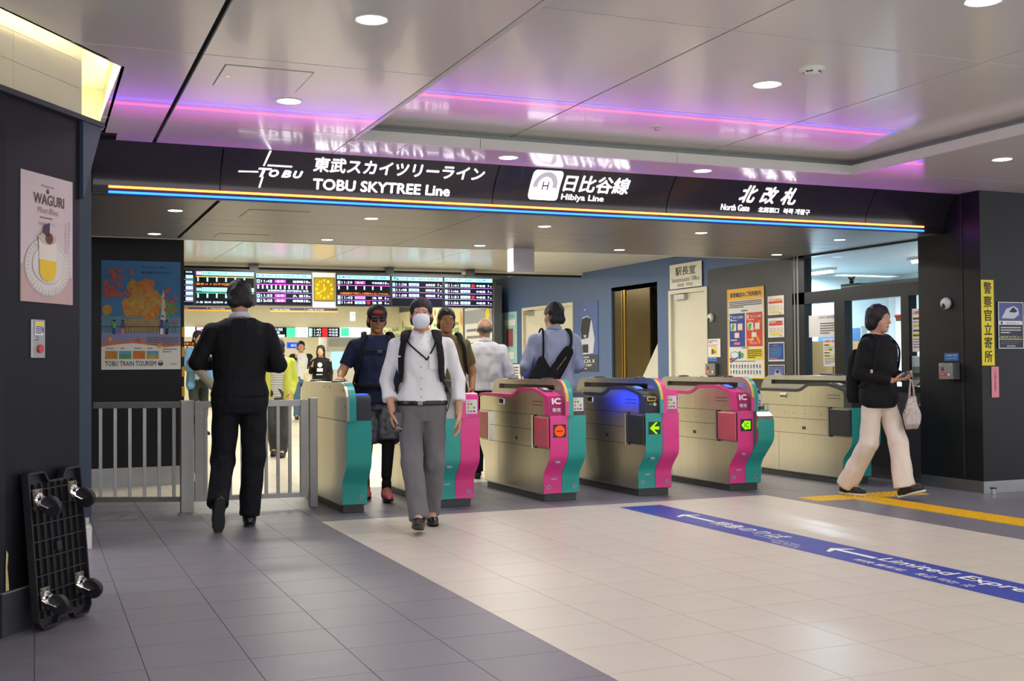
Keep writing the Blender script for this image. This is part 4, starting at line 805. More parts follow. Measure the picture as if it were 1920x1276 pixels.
# ================================================================== far hall furnishing
GS = 'signs across the far hall'
def farsign(x0, x1, z0, z1, m, lab, y=24.8): 
    t = thing('far_sign', lab, 'sign', ((x0 + x1) / 2, y, z0), GS); G().box(x0, x1, y, y + .12, z0, z1).build('box', m, t); return Sheet((x0, y, z0), (1, 0, 0), (0, 0, 1), (0, -1, 0), t, .004)
GW = emis('far_white', 'd8e4e4', .8)
s = farsign(2.75, 3.11, 1.81, 2.02, GW, 'plain pale sign box at the start of the far sign row'); s.done()
s = farsign(3.12, 4.18, 1.81, 2.02, SCR, 'dark far display with a magenta box, behind the man in black'); s.rect(.02, .11, .3, .2, TXW); s.rect(.1, .1, .34, .17, MAG, 1); s.rect(.05, .02, .3, .08, TXW); s.done()
s = farsign(4.19, 5.22, 1.81, 2.02, SCR, 'dark far display with white lettering and green end'); s.text('中央林間', .3, .13, .45, .06, TXW); s.text('浅 草', .35, .06, .35, .06, TXW); s.rect(.2, 0, .8, .05, TXW); s.rect(.84, 0, 1.03, .2, GLINE); s.done()
s = farsign(5.23, 5.5, 1.81, 2.02, GW, 'pale far sign with line numbers 3-4'); s.text('日比谷線', .02, .08, .22, .05, GREYINK, 0); s.text('3・4', .12, .015, .12, .05, GREYINK, 0); s.rect(.1, .16, .24, .17, ORINK); s.done()
s = farsign(5.52, 6.2, 1.81, 2.02, SCR, 'dark far display with red and white columns'); 
for k in range(3): s.text('11:4%d' % k, .06, .14 - .06 * k, .2, .045, TXW); s.text('中目黒', .44, .14 - .06 * k, .2, .045, TXW)
s.rect(.29, .01, .41, .19, REDS); s.rect(.0, .01, .05, .19, CYAN); s.done()
s = farsign(6.21, 7.2, 1.81, 2.02, GW, 'pale far sign with a green square, last of the far row'); s.rect(.02, .02, .2, .2, GLINE); s.done()
s = farsign(2.7, 3.16, 1.61, 1.70, SCR, 'small far display with orange running letters', 24.4); s.text('ご注意ください', .08, .02, .36, .05, ORT); s.done()
s = farsign(5.5, 5.9, 1.60, 1.74, emis('far_blue', '2a4cc0', .9), 'small blue lit sign over the couple in the far hall', 27.0); s.text('出口 Exit', .08, .04, .25, .06, TXW); s.done()
s = farsign(5.35, 5.42, 2.0, 2.16, GW, 'small white upright sign hanging over the far hall', 20.5); s.text('↑', .015, .08, .04, .06, BLUEINK); s.done()
t = thing('ticket_machine', 'white ticket machine block at the back of the far hall', 'machine', (6.6, 25.6, 0)); G().box(6.1, 7.1, 25.6, 26.4, 0, 1.9).build('cabinet', WHITE, t); G().box(6.2, 6.6, 25.58, 25.6, 1.1, 1.5).build('screen', emis('machine_screen', '9cc8e8', .8), t); G().box(6.15, 7.05, 25.585, 25.6, 1.62, 1.8).build('header_panel', mat('pale_grey', 'b8bcc0', rough=.5, var=.03), t)
fwall = G().box(7.6, 7.75, 19.1, 27, 0, 2.6).build('wall_advert', mat('advert_wall', '54565c', rough=.5, var=.05)); tag(fwall, kind='structure')
FRP = mat('advert_cream', 'e4dcb0', rough=.5, var=.04); rr = random.Random(8)
for k in range(6):
    y1 = 20.7 + 1.0 * (k + 1); s, r = wposter(y1 - .99, y1, .5, 2.36 if k < 5 else 2.3, 'cream fruit advertisement panel with green lettering, %s from the near end' % ('first', 'second', 'third', 'fourth', 'fifth', 'sixth')[k], 7.6, group='fruit advertisement panels', m=FRP)
    for j in range(26):
        x = rr.choice((rr.uniform(.02, .12), rr.uniform(.87, .97), rr.uniform(.02, .97))); z = rr.uniform(.1, 1.8); mm = rr.choice((REDINK, YELINK, GREENINK, YELINK, ORINK)); s.disc(x, z, rr.uniform(.025, .05), mm, 1 + j * .12, 10, rr.uniform(.04, .09))
    for z in (1.45, 1.1, .75): s.text('Welcome', .25, z, .5, .09, GREENINK, 5, .02); s.text('New VEGE', .22, z - .14, .56, .09, REDINK if z == .75 else GREENINK, 5, .02)
    s.done()
s, r = wposter(19.2, 20.6, .7, 2.25, 'white information board with a yellow dot at the end of the advert wall', 7.6, 'notice'); s.rect(0, 1.25, 1.4, 1.5, mat('board_grey', '9aa0a8', rough=.5), 1); s.disc(1.2, 1.4, .1, YELINK, 2, 16); s.lines(.1, 1.1, 1.1, 7, .13, .05, GREYINK, 1, 3); s.done()
for x, y, sx, sy, m, lab in ((4.6, 18.2, .5, 1.2, mat('floor_blue', '3a5cb0', rough=.4, var=.05), 'blue floor sticker far behind the railing'), (4.35, 12.4, .5, .7, mat('floor_blue2', '3456a8', rough=.4, var=.05), 'blue floor sticker behind the second and third gate'), (4.3, 11.7, .8, .3, TY, 'yellow floor sticker before the blue one behind the gates')):
    t = thing('floor_sticker', lab, 'sticker', (x, y, 0)); G().box(x - sx / 2, x + sx / 2, y - sy / 2, y + sy / 2, 0, .002).build('sheet', m, t); G().box(x - sx * .3, x + sx * .3, y - .03, y + .03, .002, .003).build('print', WINK, t)
# ---- blue floor guide strip with white lettering
fs = thing('floor_guide_strip', 'long blue floor strip with white arrows and limited express lettering', 'floor sign', (4.62, 6, 0))
G().box(4.43, 4.80, 2.4, 8.37, 0, .0025).build('strip', mat('guide_blue', '2c3fa0', rough=.42, var=.06, vscale=5), fs)
s = Sheet((4.43, 8.37, .0025), (0, -1, 0), (1, 0, 0), (0, 0, 1), fs, .0008)
def farrow(a, b, L, h):
    s.poly([(a, b), (a + h * .42, b + h * .5), (a + h * .6, b + h * .5), (a + h * .36, b + h * .1), (a + L, b + h * .1), (a + L, b - h * .1), (a + h * .36, b - h * .1), (a + h * .6, b - h * .5), (a + h * .42, b - h * .5)], WINK, 0, 'arrow')
farrow(.62, .21, .45, .2); s.text('特急のりば', 1.1, .13, .85, .15, WINK, 0, .03); s.text('Limited Express', 1.75, .085, .5, .035, WINK, 0, .01); s.text('特快 乘车站', 2.0, .045, .3, .03, WINK, 0); s.text('특급 타는곳', 2.05, .01, .28, .028, WINK, 0)
farrow(2.42, .21, .42, .2); s.text('Limited Express', 2.87, .15, 1.24, .15, WINK, 0, .02); s.text('特快 乘车站', 2.82, .045, .42, .065, WINK, 0, .01); s.text('특급 타는 곳', 3.33, .045, .42, .065, WINK, 0, .01); s.done()
# ================================================================== ticket gates
DKSEAM = mat('seam_black', '18181a', rough=.6, var=.05)
PLINTH = mat('gate_plinth', '3a3c3e', rough=.5, var=.08)
FLAP = mat('flap_pink', 'd2566e', rough=.35, var=.04); FLAPD = mat('flap_dark', '30343a', rough=.35, var=.05)
YST = mat('caution_yellow', 'e0c050', rough=.5, var=.06, vscale=60)
PADB = emis('reader_blue', '3060ff', 2.2); LAMPB = emis('lane_lamp_blue', '1838ff', 9); PADG = mat('reader_grey', '70747a', rough=.3, var=.04)
ARG = emis('arrow_green', '7cf000', 1.6); RDE = emis('noentry_red', 'ff3a10', 1.5); INDB = mat('indicator_black', '101410', rough=.3, var=.05)
BADGE = mat('badge_grey', '9aa0b0', rough=.5, var=.03)
FRONT = [(8.985, .07), (8.985, .215), (8.975, .245), (8.945, .285), (8.895, .335), (8.86, .375), (8.845, .42), (8.845, .74)]
REAR = [(10.515, .74), (10.515, .45), (10.50, .40), (10.44, .33), (10.39, .26), (10.385, .07)]
HEADL = [(8.845, .74), (8.847, .80), (8.853, .845), (8.87, .878), (8.905, .905), (9.05, .945), (9.17, .968), (9.22, .972), (9.50, .968), (9.545, .958), (9.64, .915), (9.70, .905), (10.44, .908), (10.5, .90), (10.515, .87), (10.515, .74)]
def mirror(pr): return [(8.845 + 10.515 - y, z) for y, z in pr][::-1]
HEADR = [(8.86, .74), (8.858, .90), (8.875, .935), (8.91, .945), (9.0, .945), (9.06, .93), (9.66, .905), (9.72, .915), (9.815, .958), (9.86, .968), (10.14, .972), (10.19, .968), (10.31, .945), (10.455, .905), (10.49, .878), (10.51, .845), (10.515, .74)]
FIN_OUT = [(8.815, .74)] + [(9.00 - .185 * math.cos(a), .86 + .182 * math.sin(a)) for a in np.linspace(0, math.pi / 2, 9)] + [(10.33 + .175 * math.sin(a), .86 + .182 * math.cos(a)) for a in np.linspace(0, math.pi / 2, 9)] + [(10.505, .74)]
def inset(pr, d):
    out = []
    for i, p in enumerate(pr):
        a = Vector(pr[max(i - 1, 0)]); b = Vector(pr[min(i + 1, len(pr) - 1)]); t = (b - a).normalized(); out.append((p[0] + t.y * d, p[1] - t.x * d))
    return out
def front_strip(x0, x1, d=.007):
    outer = [(y - d, z) for y, z in FRONT]; return G().strip(outer, FRONT, x0, x1)
def gate(x0, label, L, Rr, xw=.335, numL=None, numR=None, ind=None, has_l=True, wide=False):
    """L, Rr: dicts col (front colour), head (cover material), style"""
    t = thing('ticket_gate', label, 'ticket gate', (x0 + xw / 2, 9.0, 0), 'row of ticket gates')
    xf0 = x0 + (.13 if has_l else 0); xf1 = xf0 + .075; x1 = x0 + xw; xm = x0 + xw / 2 if has_l else x0
    G().box(x0 + .012, x1 - .02, 9.0, 10.34, 0, .075).build('plinth', PLINTH, t, bevel=.004)
    G().prism(FRONT + REAR, x0 + .004, x1 - .004).build('body', STEEL, t)
    G().prism([(8.99, .072), (9.0, .06), (10.38, .06), (10.38, .072)], x0, x1).build('sill', STEEL2, t)
    if has_l: front_strip(x0, xm - .002).build('front_panel', L['col'], t, auto=True)
    front_strip(xm + .002, x1).build('front_panel', Rr['col'], t, auto=True)
    # left deck
    if has_l:
        xl1 = xf0
        G().prism(inset(HEADL, .012), x0 + .006, xl1 - .002).build('head_body', STEEL, t)
        G().strip(HEADL[:-1], inset(HEADL, .03)[:-1], x0, xl1).build('head_cover', L['head'], t, auto=True)
        fr = [p for p in HEADL if p[0] < 9.06]; bk = [(9.06, .90), (9.06, .74)]
        pts = fr[:-1] + [(9.0, .932), (8.96, .86), (8.96, .74)]
        G().prism(pts, x0 + .001, xl1 - .001).build('head_front', L['head'], t, auto=True)
        # card reader pad, lying on the slope
        u = Vector((0, .25, .055)).normalized(); n = Vector((-0, -u.z, u.y)); c = Vector((x0 + .066, 9.09, .955))
        G().obox(c, (1, 0, 0), u, n, .045, .07, .006).build('reader_bed', DGREY, t, bevel=.004)
        s = Sheet(c + n * .006, (1, 0, 0), u, n, t, .0012); s.disc(0, 0, .036, L.get('pad', PADG), 0, 24, .055, 'reader_pad'); s.disc(0, 0, .02, WINK if L.get('pad') is not PADB else LBLUEINK, 1, 16, .03, 'reader_mark'); s.done()
        # side: seams, flaps with posts, handle pocket, vents, slots
        sd = Sheet((x0 + .004, 10.515, 0), (0, -1, 0), (0, 0, 1), (-1, 0, 0), t, .0006)
        for a0, a1, z in ((.05, 1.66, .735), (.3, 1.35, .605), (.05, 1.66, .455)): sd.rect(a0, z, a1, z + .004, DKSEAM, 0, 'panel_seam')
        sd.rect(.5, .07, .503, .455, DKSEAM, 0, 'panel_seam'); sd.rect(.9, .5, .96, .53, DGREY, 0, 'vent_grille')
        for a in (.6, .75, .95, 1.2): sd.rect(a, .655, a + .01, .665, DKSEAM, 0, 'sensor_eye')
        for z in (.82, .85): sd.rect(1.3, z, 1.5, z + .008, mat('louvre_shade', '86837a', rough=.35, metal=.9, var=.03), 0, 'louvre')
        sd.done()
        G().box(x0 - .003, x0 + .006, 9.87, 9.98, .81, .86).build('handle_pocket', CHROME, t, bevel=.004); G().box(x0 - .005, x0 + .002, 9.88, 9.97, .82, .835).build('pocket_slot', BLACK, t)
        fm = L.get('flap', FLAP)
        for ya, yb_, yp in ((8.86, 9.15, 9.175), (10.24, 10.5, 10.215)):
            G().box(x0 - .016, x0 + .004, ya, yb_, .465, .725).build('flap', fm, t, bevel=.01); G().box(x0 - .02, x0 + .006, yp - .012, yp + .012, .45, .735).build('flap_post', CHROME, t)
            G().box(x0 - .008, x0 + .006, yp - (.035 if yp < 9.5 else -.0), yp + (.0 if yp < 9.5 else .035) + .012, .45, .74).build('flap_slot', BLACK, t)
        fs_ = Sheet((x0, 8.838, 0), (1, 0, 0), (0, 0, 1), (0, -1, 0), t, .0015)
        if L['style'] == 'ic':
            sl = Vector((0, 8.872 - 8.85, .89 - .84)).normalized(); hs = Sheet((x0 + .012, 8.846, .835), (1, 0, 0), (0, .18, .98), (0, -.98, .18), t, .004)
            hs.text('IC', .008, 0, .085, .055, WINK, 0, .06); fs_.o.y = 8.842; fs_.text('専用', .022, .77, .075, .036, WINK, 0, .015)
        elif L['style'] == 'slot':
            hs = Sheet((x0 + .012, 8.846, .80), (1, 0, 0), (0, .10, .99), (0, -.99, .1), t, .004); hs.poly(rrect(.01, .1, .045, .085, .012), YELINK, 0, 'slot_rim'); hs.poly(rrect(.018, .092, .052, .078, .008), BLACK, 1, 'ticket_slot'); hs.disc(.085, .018, .015, WINK, 0); hs.poly([(.08, .018), (.085, .03), (.09, .018), (.087, .018), (.087, .008), (.083, .008), (.083, .018)], INK, 1); hs.text('きっぷ', .03, .012, .035, .014, WINK, 0)
        if L['style'] in ('ic', 'slot'): hs.done()
        fs_.done()
    # centre rail with a long opening
    g = G(); lo = [p for p in FIN_OUT if p[1] < .951]
    fl_ = [p for p in FIN_OUT if p[0] < 9.5]; rl_ = [p for p in FIN_OUT if p[0] > 9.5]
    g.prism(fl_ + [(9.03, 1.042), (9.03, .74)], xf0, xf1); g.prism([(10.31, .74), (10.31, 1.042)] + rl_, xf0, xf1)
    if has_l:
        g.box(xf0, xf1, 9.03, 10.31, .74, .95).box(xf0, xf1, 9.03, 10.31, .995, 1.042); g.build('rail', STEEL2, t)
        G().box(xf0 + .03, xf0 + .04, 9.03, 10.31, .95, .995).build('rail_inner', BLACK, t)
    else:
        g.box(xf0, xf1, 9.03, 10.31, .74, 1.042); g.build('rail', STEEL, t)
        sd = Sheet((x0, 10.515, 0), (0, -1, 0), (0, 0, 1), (-1, 0, 0), t, .001); sd.rect(.02, .735, 1.66, .739, DKSEAM, 0, 'panel_seam')
        for a, z in ((.95, 1.0), (1.15, 1.0), (1.6, .98), (1.64, .85)): sd.disc(a, z, .008, DKSEAM, 0, 8, .01, 'screw_hole')
        sd.done()
    edge = [p for p in FIN_OUT if p[0] < 9.01] + [(9.12, 1.042)]
    eo = inset(edge, -.004)
    xe = xf0 + .034
    if has_l: G().strip(eo, edge, xf0 + .002, xe).build('edge_strip', L['col'], t, auto=True)
    G().strip(eo, edge, xe if has_l else xf0 + .02, xf1).build('edge_strip', Rr['col'], t, auto=True)
    if has_l:
        cy = [p for p in edge if .83 < p[1] < 1.035]; G().strip(inset(cy, -.006), inset(cy, -.003), xf0 + .008, xe - .003).build('caution_sticker', YST, t)
    for y in (9.25, 10.05): G().lathe([(.055, 0), (.05, .012), (.0, .016)], ((xf0 + xf1) / 2, y, 1.042), n=18).build('sensor_cap', DGREY, t)
    # right deck
    hm = Rr['head']
    if wide:
        G().prism([(8.93, .74), (8.928, .89), (8.945, .925), (9.0, .94), (10.4, .93), (10.4, .74)], xf1, x1 - .02).build('right_head', hm, t, bevel=.004)
        # protruding box over the wide lane side
        pr = [(8.985, .07), (8.985, .215), (8.95, .285), (8.80, .44), (8.77, .49), (8.77, .66), (8.78, .69), (8.84, .73), (9.3, .74), (9.3, .07)]
        G().prism(pr, xm + .008, x1 + .004).build('ticket_box', STEEL2, t)
        G().strip([(y - .006, z) for y, z in pr[:6]], pr[:6], xm + .006, x1 + .006).build('front_panel', Rr['col'], t, auto=True)
        y_s = 8.922
    else:
        G().prism(HEADR, xf1, x1).build('right_head', hm, t, auto=True); y_s = 8.856
    if Rr.get('lamp'): (G().box(xf1 + .01, x1 - .01, 8.9, 9.02, .945, .95) if not has_l else G().box(x1, x1 + .004, 9.9, 10.4, .79, .87)).build('blue_lamp', LAMPB if has_l else PADB, t)
    if Rr.get('sticker', True):
        s = Sheet((xf1 + .018, y_s, .775), (1, 0, 0), (0, 0, 1), (0, -1, 0), t, .001); wv = (x1 - xf1) - .032; s.rect(0, 0, wv, .115, PAPER, 0, 'card_sticker'); s.lines(.01, .1, wv * .7, 1, .01, .005, GREYINK, 1, 1)
        for k in range(9): s.rect(.01 + (wv - .02) / 3 * (k % 3), .07 - .03 * (k // 3), .01 + (wv - .02) / 3 * (k % 3) + wv * .2, .07 - .03 * (k // 3) + .018, (PINKINK, GREENINK, PAPER, ORINK, YELINK, LBLUEINK, BADGE, LBLUEINK, REDINK)[k], 1, 'card_icons')
        s.done()
    # indicator and numbers on the front
    s = Sheet((x0, 8.838, 0), (1, 0, 0), (0, 0, 1), (0, -1, 0), t, .001)
    if ind:
        s.rect(.026, .555, .148, .665, INDB, 0, 'indicator'); cx, cz = .087, .61
        if ind == 'stop': s.disc(cx, cz, .046, RDE, 1, 28, name='no_entry_mark'); s.rect(cx - .032, cz - .006, cx + .032, cz + .006, INDB, 2, 'no_entry_bar')
        elif ind == 'arrow': s.poly([(cx - .046, cz), (cx + .012, cz + .05), (cx + .03, cz + .05), (cx - .008, cz + .012), (cx + .046, cz + .012), (cx + .046, cz - .012), (cx - .008, cz - .012), (cx + .03, cz - .05), (cx + .012, cz - .05)], ARG, 1, 'arrow')
        else: s.poly([(cx - .05, cz), (cx - .006, cz + .045), (cx - .006, cz + .036), (cx + .046, cz + .036), (cx + .046, cz - .036), (cx - .006, cz - .036), (cx - .006, cz - .045)], ARG, 1, 'arrow'); s.text('IC', cx - .018, cz - .024, .05, .048, INDB, 2, .04)
    s.done()
    s = Sheet((x0, 8.978, 0), (1, 0, 0), (0, 0, 1), (0, -1, 0), t, .001)
    if numL: s.disc(.045, .125, .018, BADGE, 0, 16, name='number_badge'); s.text(numL, .038, .115, .014, .02, INK, 1, .02); s.rect(.07, .185, .12, .2, BADGE, 0, 'maker_plate')
    if numR: s.disc(xw - .045, .125, .018, BADGE, 0, 16, name='number_badge'); s.text(numR, xw - .052, .115, .014, .02, INK, 1, .02)
    s.done()
    if has_l: G().obox((x0 + .08, 8.872, .345), (1, 0, 0), (0, -.72, .69), (0, -.69, -.72), .022, .008, .012).build('slot_plate', BADGE, t)
    return t
gate(2.26, 'half-width steel ticket gate with a teal front, next to the railing', None, dict(col=TEAL, head=DGREY, lamp=True, sticker=False), xw=.205, numR='5', has_l=False)
gate(3.045, 'ticket gate with teal and pink front, partly hidden by the man in the white shirt', dict(col=TEAL, head=STEEL2, style='plain', flap=FLAPD), dict(col=PINK, head=PINK), numL='5', numR='4')
gate(4.018, 'pink card-only ticket gate showing a red no-entry sign', dict(col=PINK, head=PINK, style='ic'), dict(col=TEAL, head=DGREY, lamp=True), numL='4', numR='3', ind='stop')
gate(4.935, 'teal ticket gate with black ticket slot, blue glow and green arrow', dict(col=TEAL, head=DGREY, style='slot', flap=FLAPD, pad=PADB), dict(col=PINK, head=PINK), numL='3', numR='2', ind='arrow')
gate(5.885, 'pink card-only ticket gate with a green arrow and a protruding teal box', dict(col=PINK, head=PINK, style='ic', pad=PADB), dict(col=TEAL, head=DGREY), numL='2', numR='1', ind='ic', wide=True)
gate(7.165, 'last ticket gate beside the office window, behind the woman in black', dict(col=TEAL, head=DGREY, style='plain', flap=FLAPD), dict(col=TEAL, head=DGREY), numL='1')

# ================================================================== railings
def railing(x0, x1, y0, y1, n, label, post0=True, post1=True):
    t = thing('railing', label, 'railing', ((x0 + x1) / 2, (y0 + y1) / 2, 0), 'steel railings beside the gates')
    Y = lambda x: y0 + (y1 - y0) * (x - x0) / (x1 - x0)
    def rl(z0, z1, nm): G().add([(x0, Y(x0) - .02, z0), (x1, Y(x1) - .02, z0), (x1, Y(x1) + .02, z0), (x0, Y(x0) + .02, z0), (x0, Y(x0) - .02, z1), (x1, Y(x1) - .02, z1), (x1, Y(x1) + .02, z1), (x0, Y(x0) + .02, z1)], [(3, 2, 1, 0), (4, 5, 6, 7), (0, 1, 5, 4), (1, 2, 6, 5), (2, 3, 7, 6), (3, 0, 4, 7)]).build(nm, RAILM, t)
    rl(.845, .895, 'top_rail'); rl(.085, .125, 'bottom_rail')
    for k in range(n):
        x = x0 + (x1 - x0) * (k + .5) / n; G().box(x - .013, x + .013, Y(x) - .013, Y(x) + .013, .12, .85).build('baluster', RAILM, t)
    return t
t = railing(.44, 1.10, 9.95, 9.66, 6, 'steel railing with upright bars before the travel poster wall')
G().box(1.09, 1.19, 9.58, 9.68, 0, .905).build('post', RAILM, t, bevel=.003)
t = railing(1.24, 2.11, 9.62, 9.56, 9, 'steel railing gate with upright bars behind the man in black')
G().box(1.20, 1.27, 9.585, 9.655, .085, .895).build('stile', RAILM, t); G().box(2.05, 2.11, 9.53, 9.59, .085, .895).build('stile', RAILM, t); G().box(2.12, 2.185, 9.50, 9.57, 0, .91).build('post', RAILM, t, bevel=.003)
for z in (.25, .72): G().cyl((1.195, 9.6, z), (0, 0, 1), .012, .07, 10).build('hinge', CHROME, t)

# ================================================================== plastic dolly leaning on the pillar
dt = thing('plastic_dolly', 'black plastic dolly with four swivel casters leaning on the dark pillar', 'dolly', pp(.33, .09, 0))
DB = pp(.124, .082, .012); du = dv; dn = None
dw = (pp(.14, .022, .70) - DB); dw = (dw - du * dw.dot(du)); DL = dw.length; dw.normalize(); dn = du.cross(dw).normalized()
if dn.dot(nv) < 0: dn = -dn
DWD = .41
DBLK = mat('dolly_black', '1b1a1e', rough=.45, var=.15, vscale=10)
DP = lambda a, b, c=0: DB + du * a + dw * b + dn * c
def dbox(a0, a1, b0, b1, c0, c1, name, m=DBLK, parent=dt): return G().obox(DP((a0 + a1) / 2, (b0 + b1) / 2, (c0 + c1) / 2), du, dw, dn, (a1 - a0) / 2, (b1 - b0) / 2, (c1 - c0) / 2).build(name, m, parent)
out = [(0, .03), (.03, 0), (.13, 0), (.15, .03), (.26, .03), (.28, 0), (DWD - .03, 0), (DWD, .03), (DWD, DL), (DWD - .12, DL), (DWD - .15, DL - .045), (.15, DL - .045), (.12, DL), (0, DL)]
G().add([DP(a, b, -.012) for a, b in out] + [DP(a, b, 0) for a, b in out], [tuple(range(14)), tuple(range(14, 28))] + [(i, (i + 1) % 14, 14 + (i + 1) % 14, 14 + i) for i in range(14)]).build('deck', DBLK, dt)
rim = G()
for i in range(14):
    a, b = out[i], out[(i + 1) % 14]; va = DP(a[0], a[1], .012); vb = DP(b[0], b[1], .012); tdir = (vb - va).normalized(); rim.obox((va + vb) / 2, tdir, tdir.cross(dn), dn, (vb - va).length / 2, .005, .014)
rim.build('rim', DBLK, dt)
for k in range(1, 9): dbox(.01, DWD - .01, DL * k / 9 - .003, DL * k / 9 + .003, 0, .018, 'rib')
for k in range(1, 8): dbox(DWD * k / 8 - .002, DWD * k / 8 + .002, .04, DL - .05, 0, .015, 'rib')
dbox(DWD / 2 - .02, DWD / 2 + .02, DL / 2 - .02, DL / 2 + .02, 0, .018, 'hub')
WHEEL = mat('caster_rubber', '242228', rough=.5, var=.06); ZINC = mat('zinc_plate', '9c9890', rough=.35, metal=1, var=.15, vscale=40)
for a, b in ((.06, .13), (DWD - .075, .15), (.06, DL - .12), (DWD - .075, DL - .11)):
    cp = dbox(a - .035, a + .035, b - .048, b + .048, .018, .023, 'caster', ZINC)
    g = G()
    for q1, q2 in ((-.025, -.038), (.025, -.038), (-.025, .038), (.025, .038)): g.cyl(DP(a + q1, b + q2, .023), dn, .006, .004, 8)
    g.build('bolt', mat('rusty_bolt', '8a7048', rough=.5, metal=.8, var=.2, vscale=60), cp)
    G().lathe([(.032, 0), (.034, .008), (.028, .014), (.02, .016)], DP(a, b, .023), dn, 20).build('swivel', CHROME, cp, smooth=True)
    wc = DP(a + .012, b - .034, .078); ax = (du * .96 + dw * .28).normalized(); ax = (ax - dn * ax.dot(dn)).normalized()
    for sgn in (-1, 1):
        off = ax * (.018 * sgn); p1 = DP(a, b, .036) + off; p2 = wc + off; tt = (p2 - p1).normalized(); G().tube([p1 - tt * .01, p1 + tt * .02, p2], [.022, .018, .01], 8, True, ax[:], [.003, .003, .003]).build('fork', CHROME, cp)
    G().lathe([(.02, -.013), (.046, -.013), (.05, -.008), (.05, .008), (.046, .013), (.02, .013)], wc, ax, 28).build('wheel', WHEEL, cp, auto=True)
    G().cyl(wc - ax * .024, ax, .008, .048, 10).build('axle', CHROME, cp)
